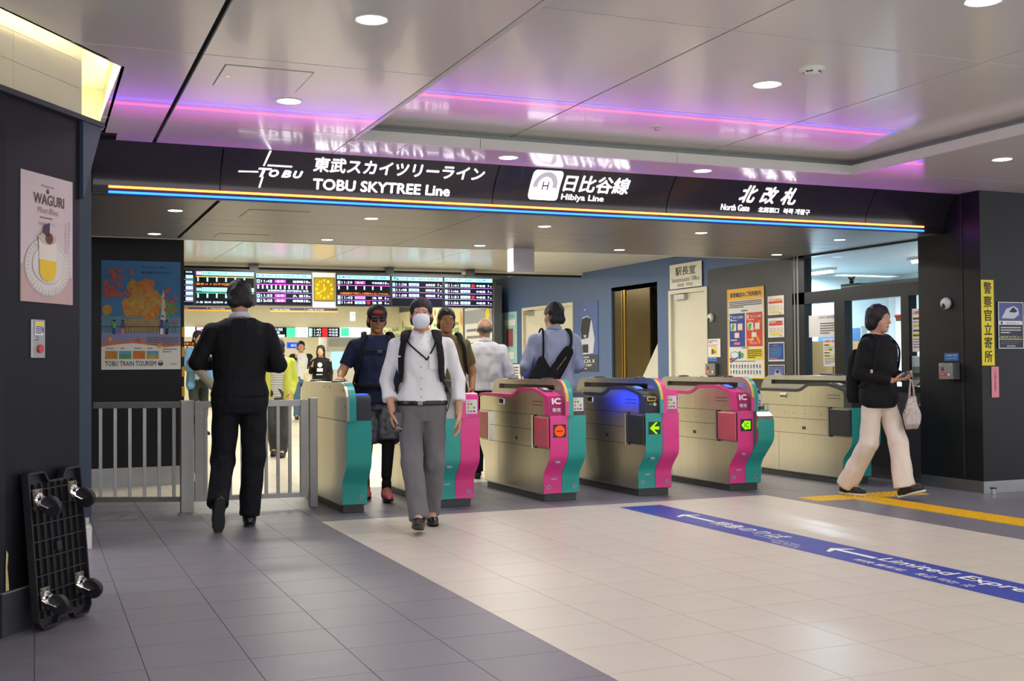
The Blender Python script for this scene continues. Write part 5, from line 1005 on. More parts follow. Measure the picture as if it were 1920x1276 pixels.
# ================================================================== people
import openvdb
def V(*a): return np.array(a, float)
def nrm(a): a = np.asarray(a, float); return a / max(np.linalg.norm(a), 1e-9)
class SDF:
    """smooth union of simple volumes, turned into one continuous surface"""
    def __init__(s, vox): s.vox = vox; s.p = []
    def cap(s, a, b, ra, rb=None, k=.02, flat=None, fs=1., end=False):
        s.p.append(('cap', np.asarray(a, float), np.asarray(b, float), ra, ra if rb is None else rb, k, None if flat is None else nrm(flat), fs, end)); return s
    def chain(s, pts, rs, k=.02, flat=None, fs=1.):
        for i in range(len(pts) - 1): s.cap(pts[i], pts[i + 1], rs[i], rs[i + 1], k, flat, fs)
        return s
    def ell(s, c, r, k=.02, ax=None): s.p.append(('ell', np.asarray(c, float), np.asarray(r, float), np.eye(3) if ax is None else np.asarray(ax, float), k)); return s
    def sub(s, c, r, ax=None): s.p.append(('sub', np.asarray(c, float), np.asarray(r, float), np.eye(3) if ax is None else np.asarray(ax, float), .01)); return s
    def loft(s, rows, k=.02): s.p.append(('loft', np.asarray(rows, float), k)); return s          # rows: z, cx, cy, a, b
    def cut(s, pt, n): s.p.append(('cut', np.asarray(pt, float), nrm(n))); return s               # keeps the side opposite to n
    def noise(s, amp, f, fz=None, seed=0.): s.p.append(('noise', amp, f, f if fz is None else fz, seed)); return s
    def _bb(s, q):
        if q[0] == 'cap': r = max(q[3], q[4]) * max(1, q[7]); return np.minimum(q[1], q[2]) - r, np.maximum(q[1], q[2]) + r
        if q[0] in ('ell', 'sub'): r = max(q[2]); return q[1] - r, q[1] + r
        if q[0] == 'loft':
            R = q[1]; return V((R[:, 1] - R[:, 3]).min(), (R[:, 2] - R[:, 4]).min(), R[:, 0].min()), V((R[:, 1] + R[:, 3]).max(), (R[:, 2] + R[:, 4]).max(), R[:, 0].max())
        return None
    def mesh(s):
        bbs = [s._bb(q) for q in s.p if q[0] in ('cap', 'ell', 'loft')]
        pad = s.vox * 4 + .02; lo = np.min([b[0] for b in bbs], 0) - pad; hi = np.max([b[1] for b in bbs], 0) + pad
        n = np.ceil((hi - lo) / s.vox).astype(int) + 1
        axs = [lo[i] + s.vox * np.arange(n[i]) for i in range(3)]
        D = np.full(n, .25, np.float32)
        for q in s.p:
            if q[0] == 'cut':
                d = sum((axs[i] - q[1][i]).reshape([-1 if j == i else 1 for j in range(3)]) * q[2][i] for i in range(3)); D = np.maximum(D, d.astype(np.float32)); continue
            if q[0] == 'noise':
                x = axs[0][:, None, None]; y = axs[1][None, :, None]; z = axs[2][None, None, :]; f, fz, sd = q[2], q[3], q[4]
                D = D + (q[1] * (np.sin(fz * z + 2.2 * np.sin(f * .6 * x + sd) + 1.7 * np.sin(f * .5 * y + sd * 2)) * .6 + .5 * np.sin(f * x * 1.3 + 1.5 * np.sin(fz * z * .7 + sd)) * np.sin(f * y + sd))).astype(np.float32); continue
            b0, b1 = s._bb(q); k = q[4] if q[0] in ('ell', 'sub') else (q[5] if q[0] == 'cap' else q[2]); m = k + s.vox * 3 + (.03 if q[0] == 'loft' else .0)
            i0 = np.maximum(np.floor((b0 - m - lo) / s.vox).astype(int), 0); i1 = np.minimum(np.ceil((b1 + m - lo) / s.vox).astype(int) + 1, n)
            sl = tuple(slice(a, b) for a, b in zip(i0, i1)); x, y, z = (axs[i][sl[i]].reshape([-1 if j == i else 1 for j in range(3)]) for i in range(3))
            if q[0] == 'cap':
                a, b, ra, rb, _, fl_, fs, endf = q[1:]; ba = b - a; L = max(ba @ ba, 1e-9); px, py, pz = x - a[0], y - a[1], z - a[2]
                h = np.clip((px * ba[0] + py * ba[1] + pz * ba[2]) / L, 0, 1); ex, ey, ez = px - ba[0] * h, py - ba[1] * h, pz - ba[2] * h
                if fl_ is not None:
                    dd = ex * fl_[0] + ey * fl_[1] + ez * fl_[2]; w_ = 1 / fs - 1; ex, ey, ez = ex + fl_[0] * dd * w_, ey + fl_[1] * dd * w_, ez + fl_[2] * dd * w_
                d = np.sqrt(ex * ex + ey * ey + ez * ez) - (ra + (rb - ra) * h)
                if endf: d = np.maximum(d, (px * ba[0] + py * ba[1] + pz * ba[2]) / math.sqrt(L) - math.sqrt(L))
            elif q[0] in ('ell', 'sub'):
                c, r, A = q[1:4]; px, py, pz = x - c[0], y - c[1], z - c[2]
                u = [(px * A[i][0] + py * A[i][1] + pz * A[i][2]) / r[i] for i in range(3)]; l = np.sqrt(u[0] ** 2 + u[1] ** 2 + u[2] ** 2); d = (l - 1) * r.min() if True else 0
                d = (l - 1) * (r[0] + r[1] + r[2]) / 3 * np.clip(l, .5, 1)
            else:
                R = q[1]; zz = z.ravel(); f = [np.interp(zz, R[:, 0], R[:, i]).reshape(1, 1, -1) for i in range(1, 5)]
                l = np.sqrt(((x - f[0]) / f[2]) ** 2 + ((y - f[1]) / f[3]) ** 2); d = (l - 1) * np.minimum(f[2], f[3])
                zc = np.maximum(R[0, 0] - z, z - R[-1, 0]); d = np.where(zc > 0, np.sqrt(np.maximum(d, 0) ** 2 + zc ** 2), np.maximum(d, zc) if False else d) + 0 * zc
            A0 = D[sl]
            if q[0] == 'sub': D[sl] = np.maximum(A0, -d).astype(np.float32); continue
            h = np.clip(.5 + .5 * (A0 - d) / k, 0, 1); D[sl] = (A0 + (d - A0) * h - k * h * (1 - h)).astype(np.float32)
        g = openvdb.FloatGrid(1.0); g.copyFromArray(D); pts, tri, quad = g.convertToPolygons(0.0, 0.0)
        return pts * s.vox + lo, [tuple(int(i) for i in t) for t in tri] + [tuple(int(i) for i in q_) for q_ in quad]
    def build(s, name, m, parent, T=None, extra=()):
        v, f = s.mesh(); fl_ = list(f); vs = [v]
        for e in extra:
            ev, ef = e.mesh(); n0 = sum(len(q) for q in vs); vs.append(ev); fl_ += [tuple(i + n0 for i in q) for q in ef]
        v = np.concatenate(vs)
        if T is not None: v = v @ T[0].T + T[1]
        o = mobj(name, [], [], m, None) if False else None
        me = bpy.data.meshes.new(name); me.from_pydata(v.tolist(), [], fl_); me.materials.append(m); me.polygons.foreach_set('use_smooth', [True] * len(me.polygons)); me.update()
        return put(bpy.data.objects.new(name, me), parent)

SKIN = mat('skin', 'c6987c', rough=.5, var=.05, vscale=12); SKIN2 = mat('skin_tan', 'b07c58', rough=.5, var=.05, vscale=12)
HAIR = mat('black_hair', '0e0c10', rough=.55, var=.3, vscale=60, bump=.4, bscale=160, stretch=(1, 1, .25)); HAIRG = mat('grey_hair', '5a5654', rough=.5, var=.3, vscale=60, bump=.3, bscale=160)
EYEW = mat('eye_white', 'd8d4d0', rough=.2, var=.02); IRIS = mat('iris', '20140e', rough=.15, var=.05); LIPS = mat('lips', 'a4635a', rough=.45, var=.05)
def cloth(name, c, var=.06, bump=.35, bscale=22, rough=.8): return mat(name, c, rough=rough, var=var, vscale=7, bump=min(1, bump), bscale=bscale * .75, spec=.25, stretch=(1, 1, .5), bdetail=1., bdist=.06)

def hand_sdf(w, d, n, th, curl=.5, vox=.0042, spread=1., thumb=.5, sc=1.):
    """w wrist, d towards the fingers, n palm normal, th thumb side"""
    d = nrm(d); n = nrm(n - d * (n @ d)); th = nrm(th - d * (th @ d) - n * (th @ n)); S = SDF(vox); K = .006
    S.cap(w - d * .035, w + d * .02, .025 * sc, .024 * sc, .012, n, .78)
    base = []
    for i, (off, L0) in enumerate(((.030, .082), (.010, .086), (-.011, .082), (-.031, .074))):
        b = w + d * (L0 * sc) + th * (off * sc); base.append(b); S.cap(w + d * .015 + th * (off * .6), b, .0125 * sc, .0105 * sc, .010)
    for i, b in enumerate(base):
        Ls = ((.040, .025, .019), (.044, .028, .02), (.041, .026, .019), (.032, .02, .017))[i]; a = curl * .35; p = b
        sp = th * ((.10, .02, -.06, -.14)[i] * spread)
        for j, L in enumerate(Ls):
            dirv = nrm(d * math.cos(a) + n * math.sin(a) + sp * (1 - curl * .5)); q_ = p + dirv * (L * sc); S.cap(p, q_, (.0092, .0084, .0076)[j] * sc, (.0084, .0076, .0066)[j] * sc, .003); p = q_; a += curl * (.95, .75, .4)[j]
    t0 = w + d * (.022 * sc) + th * (.024 * sc); t1 = t0 + nrm(d * .62 + th * .62 + n * (.3 + .3 * thumb)) * (.042 * sc); t2 = t1 + nrm(d * .85 + th * (.35 - .5 * thumb) + n * (.25 + .45 * thumb)) * (.032 * sc); t3 = t2 + nrm(d * .9 + th * (.15 - .6 * thumb) + n * (.2 + .5 * thumb)) * (.024 * sc)
    S.chain([t0, t1, t2, t3], [.0135 * sc, .0112 * sc, .0095 * sc, .0078 * sc], .006); return S

TORSO = [(.80, 0, 0, .13, .095), (.86, 0, 0, .158, .112), (.93, 0, 0, .163, .115), (1.02, 0, .004, .143, .102), (1.12, 0, .006, .147, .104), (1.24, 0, .006, .163, .112), (1.33, 0, 0, .166, .106), (1.39, 0, -.006, .135, .085), (1.44, 0, -.01, .07, .06)]
def person(label, loc, heading, h, top, bottom, J=None, skin=SKIN, hair=HAIR, hairstyle='short', sleeves='long', hem=.84, girth=1., topg=.018, legr=(.092, .074, .068), bottom_kind='trousers', vox=.011, detail=True, shoes=None, sole=None, head_turn=0., head_tilt=0., handsL=None, handsR=None, lean=0., cuffs=None, skirtlen=None, fold=.0035, group='people at the ticket gates', collar=None, name='person', sleevew=1., shade_top=None, legcut=None, neckopen=True):
    root = thing(name, label, 'person', (loc[0], loc[1], 0), group)
    fy = nrm(V(heading[0], heading[1], 0)); fx = V(fy[1], -fy[0], 0); k = h / 1.70
    T = (np.column_stack([fx, fy, V(0, 0, 1)]) * k, V(loc[0], loc[1], 0))
    j = dict(hipR=(.088, 0, .89), kneeR=(.095, .025, .49), ankR=(.095, -.02, .09), hipL=(-.088, 0, .89), kneeL=(-.095, .025, .49), ankL=(-.095, -.02, .09), shR=(.178, -.008, 1.352), elR=(.215, -.03, 1.10), wrR=(.225, .07, .87), shL=(-.178, -.008, 1.352), elL=(-.215, -.03, 1.10), wrL=(-.225, .07, .87), head=(0, .02, 1.587), footR=(0, 1, 0), footL=(0, 1, 0))
    if J: j.update(J)
    j = {a: np.asarray(b, float) for a, b in j.items()}
    sh = lambda p: V(p[0], p[1] + lean * max(0, (p[2] - .93)), p[2])
    for a in ('shR', 'shL', 'head'): j[a] = sh(j[a])
    tor = [(z, cx, cy + lean * max(0, z - .93), a * girth, b * (girth ** 1.3)) for z, cx, cy, a, b in TORSO]
    nb = sh(V(0, -.012, 1.44)); hc = j['head']
    # ---- body: one surface, with finer head and hands
    B = SDF(max(vox, .01)); B.loft([(max(z, .85), cx, cy, a * .86, b * .84) for z, cx, cy, a, b in tor if z > .82], .03)
    for s_ in 'LR':
        sg = 1 if s_ == 'R' else -1
        B.cap(nb + V(sg * .05, 0, -.045), j['sh' + s_], .045, .05, .03); B.cap(j['sh' + s_], j['el' + s_], .05, .039, .02); B.cap(j['el' + s_], j['wr' + s_], .039, .026, .02)
        B.cap(j['hip' + s_], j['knee' + s_], .066, .045, .02); B.cap(j['knee' + s_], j['ank' + s_], .045, .034, .02); B.cap(j['ank' + s_], j['ank' + s_] + nrm(j['foot' + s_]) * .1 - V(0, 0, .03), .034, .03, .02)
    B.cap(nb - V(0, 0, .03), hc + V(0, -.02, -.06), .058, .052, .03)
    ct, st = math.cos(head_turn), math.sin(head_turn); Hx = V(ct, -st, 0); Hy = V(st, ct, 0); Hy = nrm(Hy + V(0, 0, math.sin(head_tilt))); Hz = np.cross(Hx, Hy)
    hp = lambda x, y, z: hc + Hx * x + Hy * y + Hz * z; A = [Hx, Hy, Hz]
    Hd = SDF(.0055 if detail else .011); kk = .02
    Hd.ell(hp(0, -.012, .025), (.075, .093, .088), kk, A).ell(hp(0, .022, -.045), (.058, .066, .076), .03, A).ell(hp(0, .062, -.098), (.026, .022, .022), .03, A)
    Hd.ell(hp(.034, .048, -.035), (.026, .026, .03), .02, A).ell(hp(-.034, .048, -.035), (.026, .026, .03), .02, A).cap(hp(-.04, .074, .022), hp(.04, .074, .022), .012, .012, .015)
    Hd.cap(hp(0, .082, .012), hp(0, .104, -.028), .008, .013, .012).ell(hp(0, .08, -.068), (.022, .014, .011), .008, A)
    for sg in (-1, 1): Hd.ell(hp(sg * .077, -.012, -.012), (.01, .02, .031), .008, A)
    Hd.cap(nb + V(0, 0, -.02), hp(0, -.02, -.06), .057, .051, .03); Hd.cut(nb + V(0, 0, -.03), V(0, 0, -1))
    ex = [Hd]
    for s_, hs in (('L', handsL), ('R', handsR)):
        w_ = j['wr' + s_]; fa = nrm(w_ - j['el' + s_]); sg = 1 if s_ == 'R' else -1; hs = hs or {}
        dd = nrm(np.asarray(hs.get('d', fa), float)); nn = np.asarray(hs.get('n', V(-sg, 0, 0)), float); tt = np.asarray(hs.get('th', V(0, 1, 0)), float)
        if detail: ex.append(hand_sdf(w_, dd, nn, tt, hs.get('curl', .55), .0045, 1., hs.get('thumb', .3)))
        else: B.cap(w_, w_ + dd * .09, .027, .022, .02, nn, .6).cap(w_ + dd * .09, w_ + dd * .16, .02, .014, .01, nn, .6)
    B.build('body', skin, root, T, ex)
    # ---- face
    W2 = lambda p: T[0] @ p + T[1]
    if detail:
        for sg in (-1, 1):
            c = W2(hp(sg * .031, .0725, .004)); e = G().ball(c, .0105 * k, n=12, m=8).build('eye', EYEW, root, smooth=True); q_ = W2(hp(sg * .031, .0795, .003)); G().ball(q_, .0055 * k, n=10, m=6).build('iris', IRIS, e, smooth=True)
            SDF(.003).cap(hp(sg * .016, .086, .024), hp(sg * .046, .078, .026), .0035, .0025, .003).build('eyebrow', hair, root, T)
        SDF(.003).cap(hp(-.02, .088, -.068), hp(.02, .088, -.068), .0035, .0035, .003).cap(hp(-.012, .092, -.066), hp(.012, .092, -.066), .004, .004, .004).build('lips', LIPS, root, T)
    # ---- hair
    Hr = SDF(.0065 if detail else .012)
    if hairstyle == 'short':
        Hr.ell(hp(0, -.018, .034), (.086, .100, .095), .01, A).cap(hp(-.05, -.055, -.045), hp(.05, -.055, -.045), .04, .04, .04).sub(hp(0, .105, -.045), (.085, .085, .1), A).sub(hp(.085, .02, -.06), (.025, .05, .05), A).sub(hp(-.085, .02, -.06), (.025, .05, .05), A).noise(.0035, 90, 70, 1.3)
    elif hairstyle == 'bob':
        Hr.ell(hp(0, -.02, .03), (.098, .108, .102), .02, A).ell(hp(0, -.045, -.05), (.094, .08, .072), .03, A).sub(hp(0, .125, -.06), (.092, .12, .125), A).noise(.004, 80, 60, .7)
    elif hairstyle == 'long':
        Hr.ell(hp(0, -.015, .032), (.092, .104, .098), .02, A).cap(hp(0, -.06, -.02), hp(0, -.085, -.26), .075, .06, .03, Hy, .6).cap(hp(.07, -.02, -.02), hp(.075, 0, -.22), .03, .022, .03).cap(hp(-.07, -.02, -.02), hp(-.075, 0, -.22), .03, .022, .03).sub(hp(0, .11, -.06), (.07, .09, .13), A).noise(.004, 80, 40, .7)
    elif hairstyle == 'balding':
        Hr.ell(hp(0, -.03, -.005), (.084, .088, .05), .01, A).sub(hp(0, .105, -.02), (.085, .1, .12), A).noise(.003, 90, 70, .3)
    if hairstyle != 'none': Hr.build('hair', hair, root, T)
    # ---- trousers
    P_ = SDF(vox); pr = [(z, cx, cy, a + .016, b + .016) for z, cx, cy, a, b in tor if z <= 1.03]; pr = [(z - .01 if z < .82 else z, *r) for z, *r in pr]
    pr[-1] = (.99, *pr[-1][1:]); P_.loft(pr, .03)
    for s_ in 'LR':
        hip, kn, an = j['hip' + s_], j['knee' + s_], j['ank' + s_]; end = an + nrm(kn - an) * (legcut or .0) - nrm(kn - an) * (.02 if not legcut else 0)
        P_.cap(hip, kn - (kn - hip) * (.0 if legcut is None or legcut < .35 else .02), legr[0], legr[1], .02, end=legcut is not None and legcut >= .35)
        if legcut is None or legcut < .35: P_.cap(kn, end, legr[1], legr[2], .025, end=True)
    P_.noise(fold, 30, 34, h * 3); P_.build(bottom_kind, bottom, root, T)
    # ---- top
    S_ = SDF(vox); rows = [(z, cx, cy, a + topg, b + topg) for z, cx, cy, a, b in tor if z >= hem - .07]; S_.loft(rows, .03)
    for s_ in 'LR':
        sg = 1 if s_ == 'R' else -1; a, b, c = j['sh' + s_], j['el' + s_], j['wr' + s_]
        S_.cap(nb + V(sg * .04, 0, -.04), a - V(sg * .012, 0, .0), .046, .054, .04); 
        if sleeves == 'long': S_.cap(a, b, .056 * sleevew, .048 * sleevew, .012); S_.cap(b, c - nrm(c - b) * .01, .048 * sleevew, .040 * sleevew, .012, end=True)
        elif sleeves == 'rolled': S_.cap(a, b, .056 * sleevew, .048 * sleevew, .012); S_.cap(b, b + (c - b) * .38, .049 * sleevew, .050 * sleevew, .012, end=True)
        elif sleeves == 'threequarter': S_.cap(a, b, .056 * sleevew, .048 * sleevew, .012); S_.cap(b, b + (c - b) * .62, .049 * sleevew, .049 * sleevew, .012, end=True); S_.cap(b + (c - b) * .5, b + (c - b) * .63, .052 * sleevew, .053 * sleevew, .006, end=True)
        else: S_.cap(a, a + (b - a) * .75, .058 * sleevew, .06 * sleevew, .012, end=True)
    S_.noise(fold, 26, 30, h * 5 + 1); S_.cut(V(0, 0, hem), V(0, 0, -1)); 
    if neckopen: S_.cut(nb + V(0, .0, .02), V(0, .25, 1))
    S_.build('shirt', top, root, T)
    if collar is not None:
        cp = [nb + V(math.cos(a) * .068, math.sin(a) * .066, .012 - .02 * math.sin(a)) for a in np.linspace(-math.pi * 1.42, math.pi * .42, 22)]
        G().tube([W2(p) for p in cp], [.021 * k] * 22, 8, True, (0, 0, 1), [.007 * k] * 22).build('collar', collar, root, smooth=True)
        for sg in (-1, 1):   # the two points of the collar
            a_ = [nb + V(sg * .062, .03, .03), nb + V(sg * .012, .068, -.012), nb + V(sg * .05, .118, -.07), nb + V(sg * .085, .075, -.028)]
            nn_ = V(sg * .25, .8, .45); vs_ = [W2(x) for x in a_] + [W2(x + nrm(nn_) * .008) for x in a_]; G().add(vs_, [(3, 2, 1, 0), (4, 5, 6, 7), (0, 1, 5, 4), (1, 2, 6, 5), (2, 3, 7, 6), (3, 0, 4, 7)]).build('collar_point', collar, root)
    # ---- shoes
    sm = shoes or BLACK; so = sole or BLACK
    for s_ in 'LR':
        an = j['ank' + s_]; f = nrm(j['foot' + s_]); side = nrm(np.cross(f, V(0, 0, 1))); up = np.cross(side, f)
        Q = SDF(.0065 if detail else .011); Q.cap(an - f * .05 - up * .052, an + f * .115 - up * .056, .033, .036, .02).cap(an + f * .1 - up * .056, an + f * .172 - up * .06, .036, .026, .02).cap(an + V(0, 0, .0) - up * .01, an - up * .05, .040, .042, .03).cap(an - up * .02, an + f * .09 - up * .05, .036, .032, .03).cut(an - up * .078, -up)
        so_ = Q.build('shoe', sm, root, T)
        ol = [(-.088, .0), (-.078, .026), (-.04, .035), (.03, .034), (.09, .043), (.14, .041), (.185, .025), (.2, 0)]; ol = ol + [(a, -b) for a, b in ol[-2:0:-1]]
        n_ = len(ol); vs_ = [W2(an + f * a + side * b - up * .074) for a, b in ol] + [W2(an + f * (a * .98) + side * (b * .95) - up * .092) for a, b in ol]
        G().add(vs_, [tuple(range(n_)), tuple(range(n_, 2 * n_))[::-1]] + [(i, n_ + i, n_ + (i + 1) % n_, (i + 1) % n_) for i in range(n_)]).build('sole', so, so_)
    return dict(root=root, W=W2, T=T, tor=tor, topg=topg, j=j, hp=hp, nb=nb, k=k, A=A)
def on_torso(p, z, ang, off=.012):
    """point on the shirt; ang 0 = right side, 90 = front, -90 = back"""
    R = np.array(p['tor']); f = [np.interp(z, R[:, 0], R[:, i]) for i in range(1, 5)]; a = math.radians(ang)
    return V(f[0] + (f[2] + p['topg'] + off) * math.cos(a), f[1] + (f[3] + p['topg'] + off) * math.sin(a), z)
def strap(p, pts, w, name, m, parent, th=.006):
    q_ = [p['W'](x) for x in pts]
    c = np.mean([p['W'](V(0, 0, x[2])) for x in pts], 0)
    # smooth path
    P2 = []
    for i in range(len(q_) - 1):
        a0, a1, a2, a3 = q_[max(i - 1, 0)], q_[i], q_[i + 1], q_[min(i + 2, len(q_) - 1)]
        for t in (0, .25, .5, .75): P2.append(.5 * ((2 * a1) + (-a0 + a2) * t + (2 * a0 - 5 * a1 + 4 * a2 - a3) * t * t + (-a0 + 3 * a1 - 3 * a2 + a3) * t ** 3))
    P2.append(q_[-1]); g = G(); n = 8; m_ = len(P2)
    for i, x in enumerate(P2):
        t = nrm(P2[min(i + 1, m_ - 1)] - P2[max(i - 1, 0)]); ax = p['W'](V(0, 0, 0)) + V(0, 0, x[2]); nn = x - ax; nn[2] = .0
        zf = max(0, (x[2] - 1.32 * p['k']) / (.12 * p['k'])); nn = nrm(nn) * (1 - min(zf, .9)) + V(0, 0, 1) * min(zf, .9); nn = nrm(nn - t * (nn @ t)); s_ = np.cross(t, nn)
        for kx in range(n):
            a = 2 * math.pi * kx / n; g.v.append(Vector(x + s_ * (w / 2 * math.cos(a)) + nn * (th * math.sin(a))))
    for i in range(m_ - 1):
        for kx in range(n): a = i * n + kx; b = i * n + (kx + 1) % n; g.f.append((a, b, b + n, a + n))
    g.f.append(tuple(range(n))[::-1]); g.f.append(tuple((m_ - 1) * n + kx for kx in range(n)))
    return g.build(name, m, parent, smooth=True)

CBLK = cloth('black_knit', '131316', .12); CBLK2 = cloth('black_trouser_cloth', '14151c', .1); CWHT = cloth('white_shirt_cloth', 'e6e6ea', .02, .9, 13, .7); CGRY = cloth('grey_trouser_cloth', '6c6a6e', .07, .7, 12); CNVY = cloth('navy_tee', '1c2440', .1); COLV = cloth('olive_tee', '6e6440', .08)
CBLU = cloth('pale_blue_shirt', 'a0aaca', .04, .9, 13, .7); CCRM = cloth('cream_trousers', 'e2d4c8', .03, .7, 10, .75); CCAM = mat('camouflage_shorts', '50525a', rough=.8, var=.85, vscale=22, bump=.2, bscale=25); CLEG = cloth('black_leggings', '101014', .1); CYEL = cloth('lime_cardigan', 'b4bc4c', .05); CDEN = cloth('denim_blue', '5a7898', .08); CDGR = cloth('dark_green_trousers', '343c3c', .1); CJKT = cloth('dark_jacket', '24282c', .1); CBSH = cloth('blue_shirt', '6a9ac8', .05)
LEATHER = mat('black_leather', '141416', rough=.25, var=.15, vscale=20); STRAPM = cloth('bag_nylon', '15161c', .1, .2, 60); PHONE = mat('phone_black', '0c0c10', rough=.15, var=.05)

# ---- 1 man in a black sweater walking away
p = person('man in black sweater and black trousers walking away past the railing', (1.39, 8.55), (.06, 1), 1.80, CBLK, CBLK2, dict(
    kneeR=(.10, .05, .48), ankR=(.07, .07, .09), footR=(.12, 1, 0), kneeL=(-.11, .06, .46), ankL=(-.165, -.19, .20), footL=(-.03, .42, -.9),
    shR=(.185, -.01, 1.352), elR=(.265, -.02, 1.12), wrR=(.14, .2, 1.12), shL=(-.185, -.01, 1.352), elL=(-.29, -.02, 1.14), wrL=(-.14, .21, 1.13)), hem=.90, girth=1.08, topg=.022, legr=(.10, .08, .072), shoes=LEATHER, sole=mat('shoe_sole', '2a2a2c', rough=.7, var=.1), sleevew=1.14, collar=mat('white_collar', 'c8ccd4', rough=.6, var=.02), handsR=dict(d=(-.8, .5, .2), n=(0, -.3, 1), curl=.9), handsL=dict(d=(.8, .5, .2), n=(0, -.3, 1), curl=.9), head_tilt=-.25)
t = thing('smartphone', 'phone held in front by the man in the black sweater', 'phone', p['W'](V(0, .27, 1.17))); c = p['W'](V(0, .27, 1.17)); G().obox(c, p['T'][0][:, 0] / p['k'], nrm(p['T'][0] @ V(0, .7, .7)), nrm(p['T'][0] @ V(0, -.7, .7)), .036, .073, .004).build('case', PHONE, t, bevel=.003); G().obox(c + nrm(p['T'][0] @ V(0, -.7, .7)) * .0045, p['T'][0][:, 0] / p['k'], nrm(p['T'][0] @ V(0, .7, .7)), nrm(p['T'][0] @ V(0, -.7, .7)), .033, .069, .0006).build('display', emis('phone_glow', 'b0c0d8', .5), t)

# ---- 2 man in a white shirt and mask walking towards the viewer
p = person('man in white shirt, grey trousers and face mask walking towards the viewer', (2.61, 8.0), (-.34, -.94), 1.66, CWHT, CGRY, dict(
    hipR=(.088, .0, .89), kneeR=(.07, .17, .50), ankR=(.015, .31, .115), footR=(.05, 1, .22), kneeL=(-.09, .03, .48), ankL=(-.06, -.17, .10), footL=(-.15, 1, -.12),
    shR=(.19, -.008, 1.352), elR=(.265, -.03, 1.09), wrR=(.215, .1, .87), shL=(-.19, -.008, 1.352), elL=(-.275, -.05, 1.09), wrL=(-.275, .03, .84)), hem=.92, girth=1.03, topg=.024, legr=(.096, .08, .072), sleeves='threequarter', sleevew=1.06, shoes=LEATHER, collar=CWHT, handsR=dict(d=(-.1, .1, -1), n=(-1, .2, 0), th=(0, 1, 0), curl=.8, thumb=.4), handsL=dict(d=(0, .05, -1), n=(1, .2, 0), th=(0, 1, 0), curl=.45))
r = p['root']; hp = p['hp']; A = p['A']
M_ = SDF(.005); M_.ell(hp(0, .052, -.052), (.066, .072, .066), .01, A).cut(hp(0, .03, 0), -A[1]); M_.sub(hp(0, .04, -.05), (.058, .058, .07), A); M_.cut(hp(0, 0, .0), A[2]); M_.build('face_mask', mat('mask_white', 'dde0e8', rough=.8, var=.02), r, p['T'])
for sg in (-1, 1): G().tube([p['W'](hp(sg * .06, .04, -.03)), p['W'](hp(sg * .08, .0, -.005)), p['W'](hp(sg * .08, -.025, .0))], .0018, 6).build('mask_loop', MATS['mask_white'], r)
# belt, buckle, buttons, pocket, lanyard
bz = .925; G().tube([p['W'](on_torso(p, bz, a, .0)) for a in range(0, 361, 15)], [.017] * 25, 8, False, (0, 0, 1), [.004] * 25).build('belt', LEATHER, r, smooth=True)
c = p['W'](on_torso(p, bz, 88, .006)); G().obox(c, p['T'][0][:, 0] / p['k'], (0, 0, 1), p['T'][0][:, 1] / p['k'], .018, .014, .003).build('buckle', mat('buckle_dark', '8a8478', rough=.4, metal=.8, var=.05), r, bevel=.003)
for z in (1.35, 1.27, 1.19, 1.11, 1.03, .97): G().cyl(p['W'](on_torso(p, z, 90, -.004)), p['T'][0][:, 1], .0055, .006, 10).build('button', mat('shirt_button', '9a9aa4', rough=.3, var=.03), r)
q0 = p['W'](on_torso(p, 1.23, 121, .004)); uu = nrm(p['T'][0] @ V(.83, .55, 0)); G().obox(q0, uu, (0, 0, 1), nrm(np.cross(V(0, 0, 1), uu)), .046, .055, .003).build('pocket', CWHT, r, bevel=.002)
ly = [p['nb'] + V(.055, -.02, .02), on_torso(p, 1.39, 55, .012), on_torso(p, 1.33, 75, .01), on_torso(p, 1.26, 98, .008), on_torso(p, 1.245, 102, .008), on_torso(p, 1.3, 112, .01), on_torso(p, 1.38, 125, .012), p['nb'] + V(-.055, -.02, .02)]
strap(p, ly, .011, 'lanyard', STRAPM, r, .002)
bp = thing('backpack', 'black backpack with wide straps on the man in the white shirt', 'backpack', p['W'](V(0, -.2, 1.0)))
S = SDF(.012); S.loft([(.98, 0, -.2, .13, .05), (1.03, 0, -.2, .15, .07), (1.3, 0, -.2, .145, .07), (1.38, 0, -.19, .10, .04)], .03); S.build('bag', STRAPM, bp, p['T'])
for sg in (-1, 1):
    pts = [V(sg * .085, -.135, 1.36), V(sg * .10, -.07, 1.452), V(sg * .112, .02, 1.455), V(sg * .122, .10, 1.40)] + [on_torso(p, z, 90 - sg * a, o_) for z, a, o_ in ((1.34, 40, .022), (1.25, 44, .02), (1.16, 48, .02), (1.09, 56, .018), (1.03, 72, .02))] + [on_torso(p, 1.0, 90 - sg * 110, .02)]
    so = strap(p, pts[:8], .075, 'strap', STRAPM, bp, .009); strap(p, pts[7:], .03, 'webbing', STRAPM, bp, .004)
    q_ = p['W'](on_torso(p, 1.08, 90 - sg * 56, .03)); 
    if sg > 0: G().obox(p['W'](on_torso(p, 1.27, 90 - sg * 43, .032)), p['T'][0][:, 0] / p['k'], (0, 0, 1), p['T'][0][:, 1] / p['k'], .014, .005, .001).build('emblem', WINK, bp)
    strap(p, [on_torso(p, 1.05, 90 - sg * 66, .025), on_torso(p, .97, 90 - sg * 76, .035), V(sg * .19, .06, .86)], .014, 'loose_webbing', STRAPM, bp, .002)
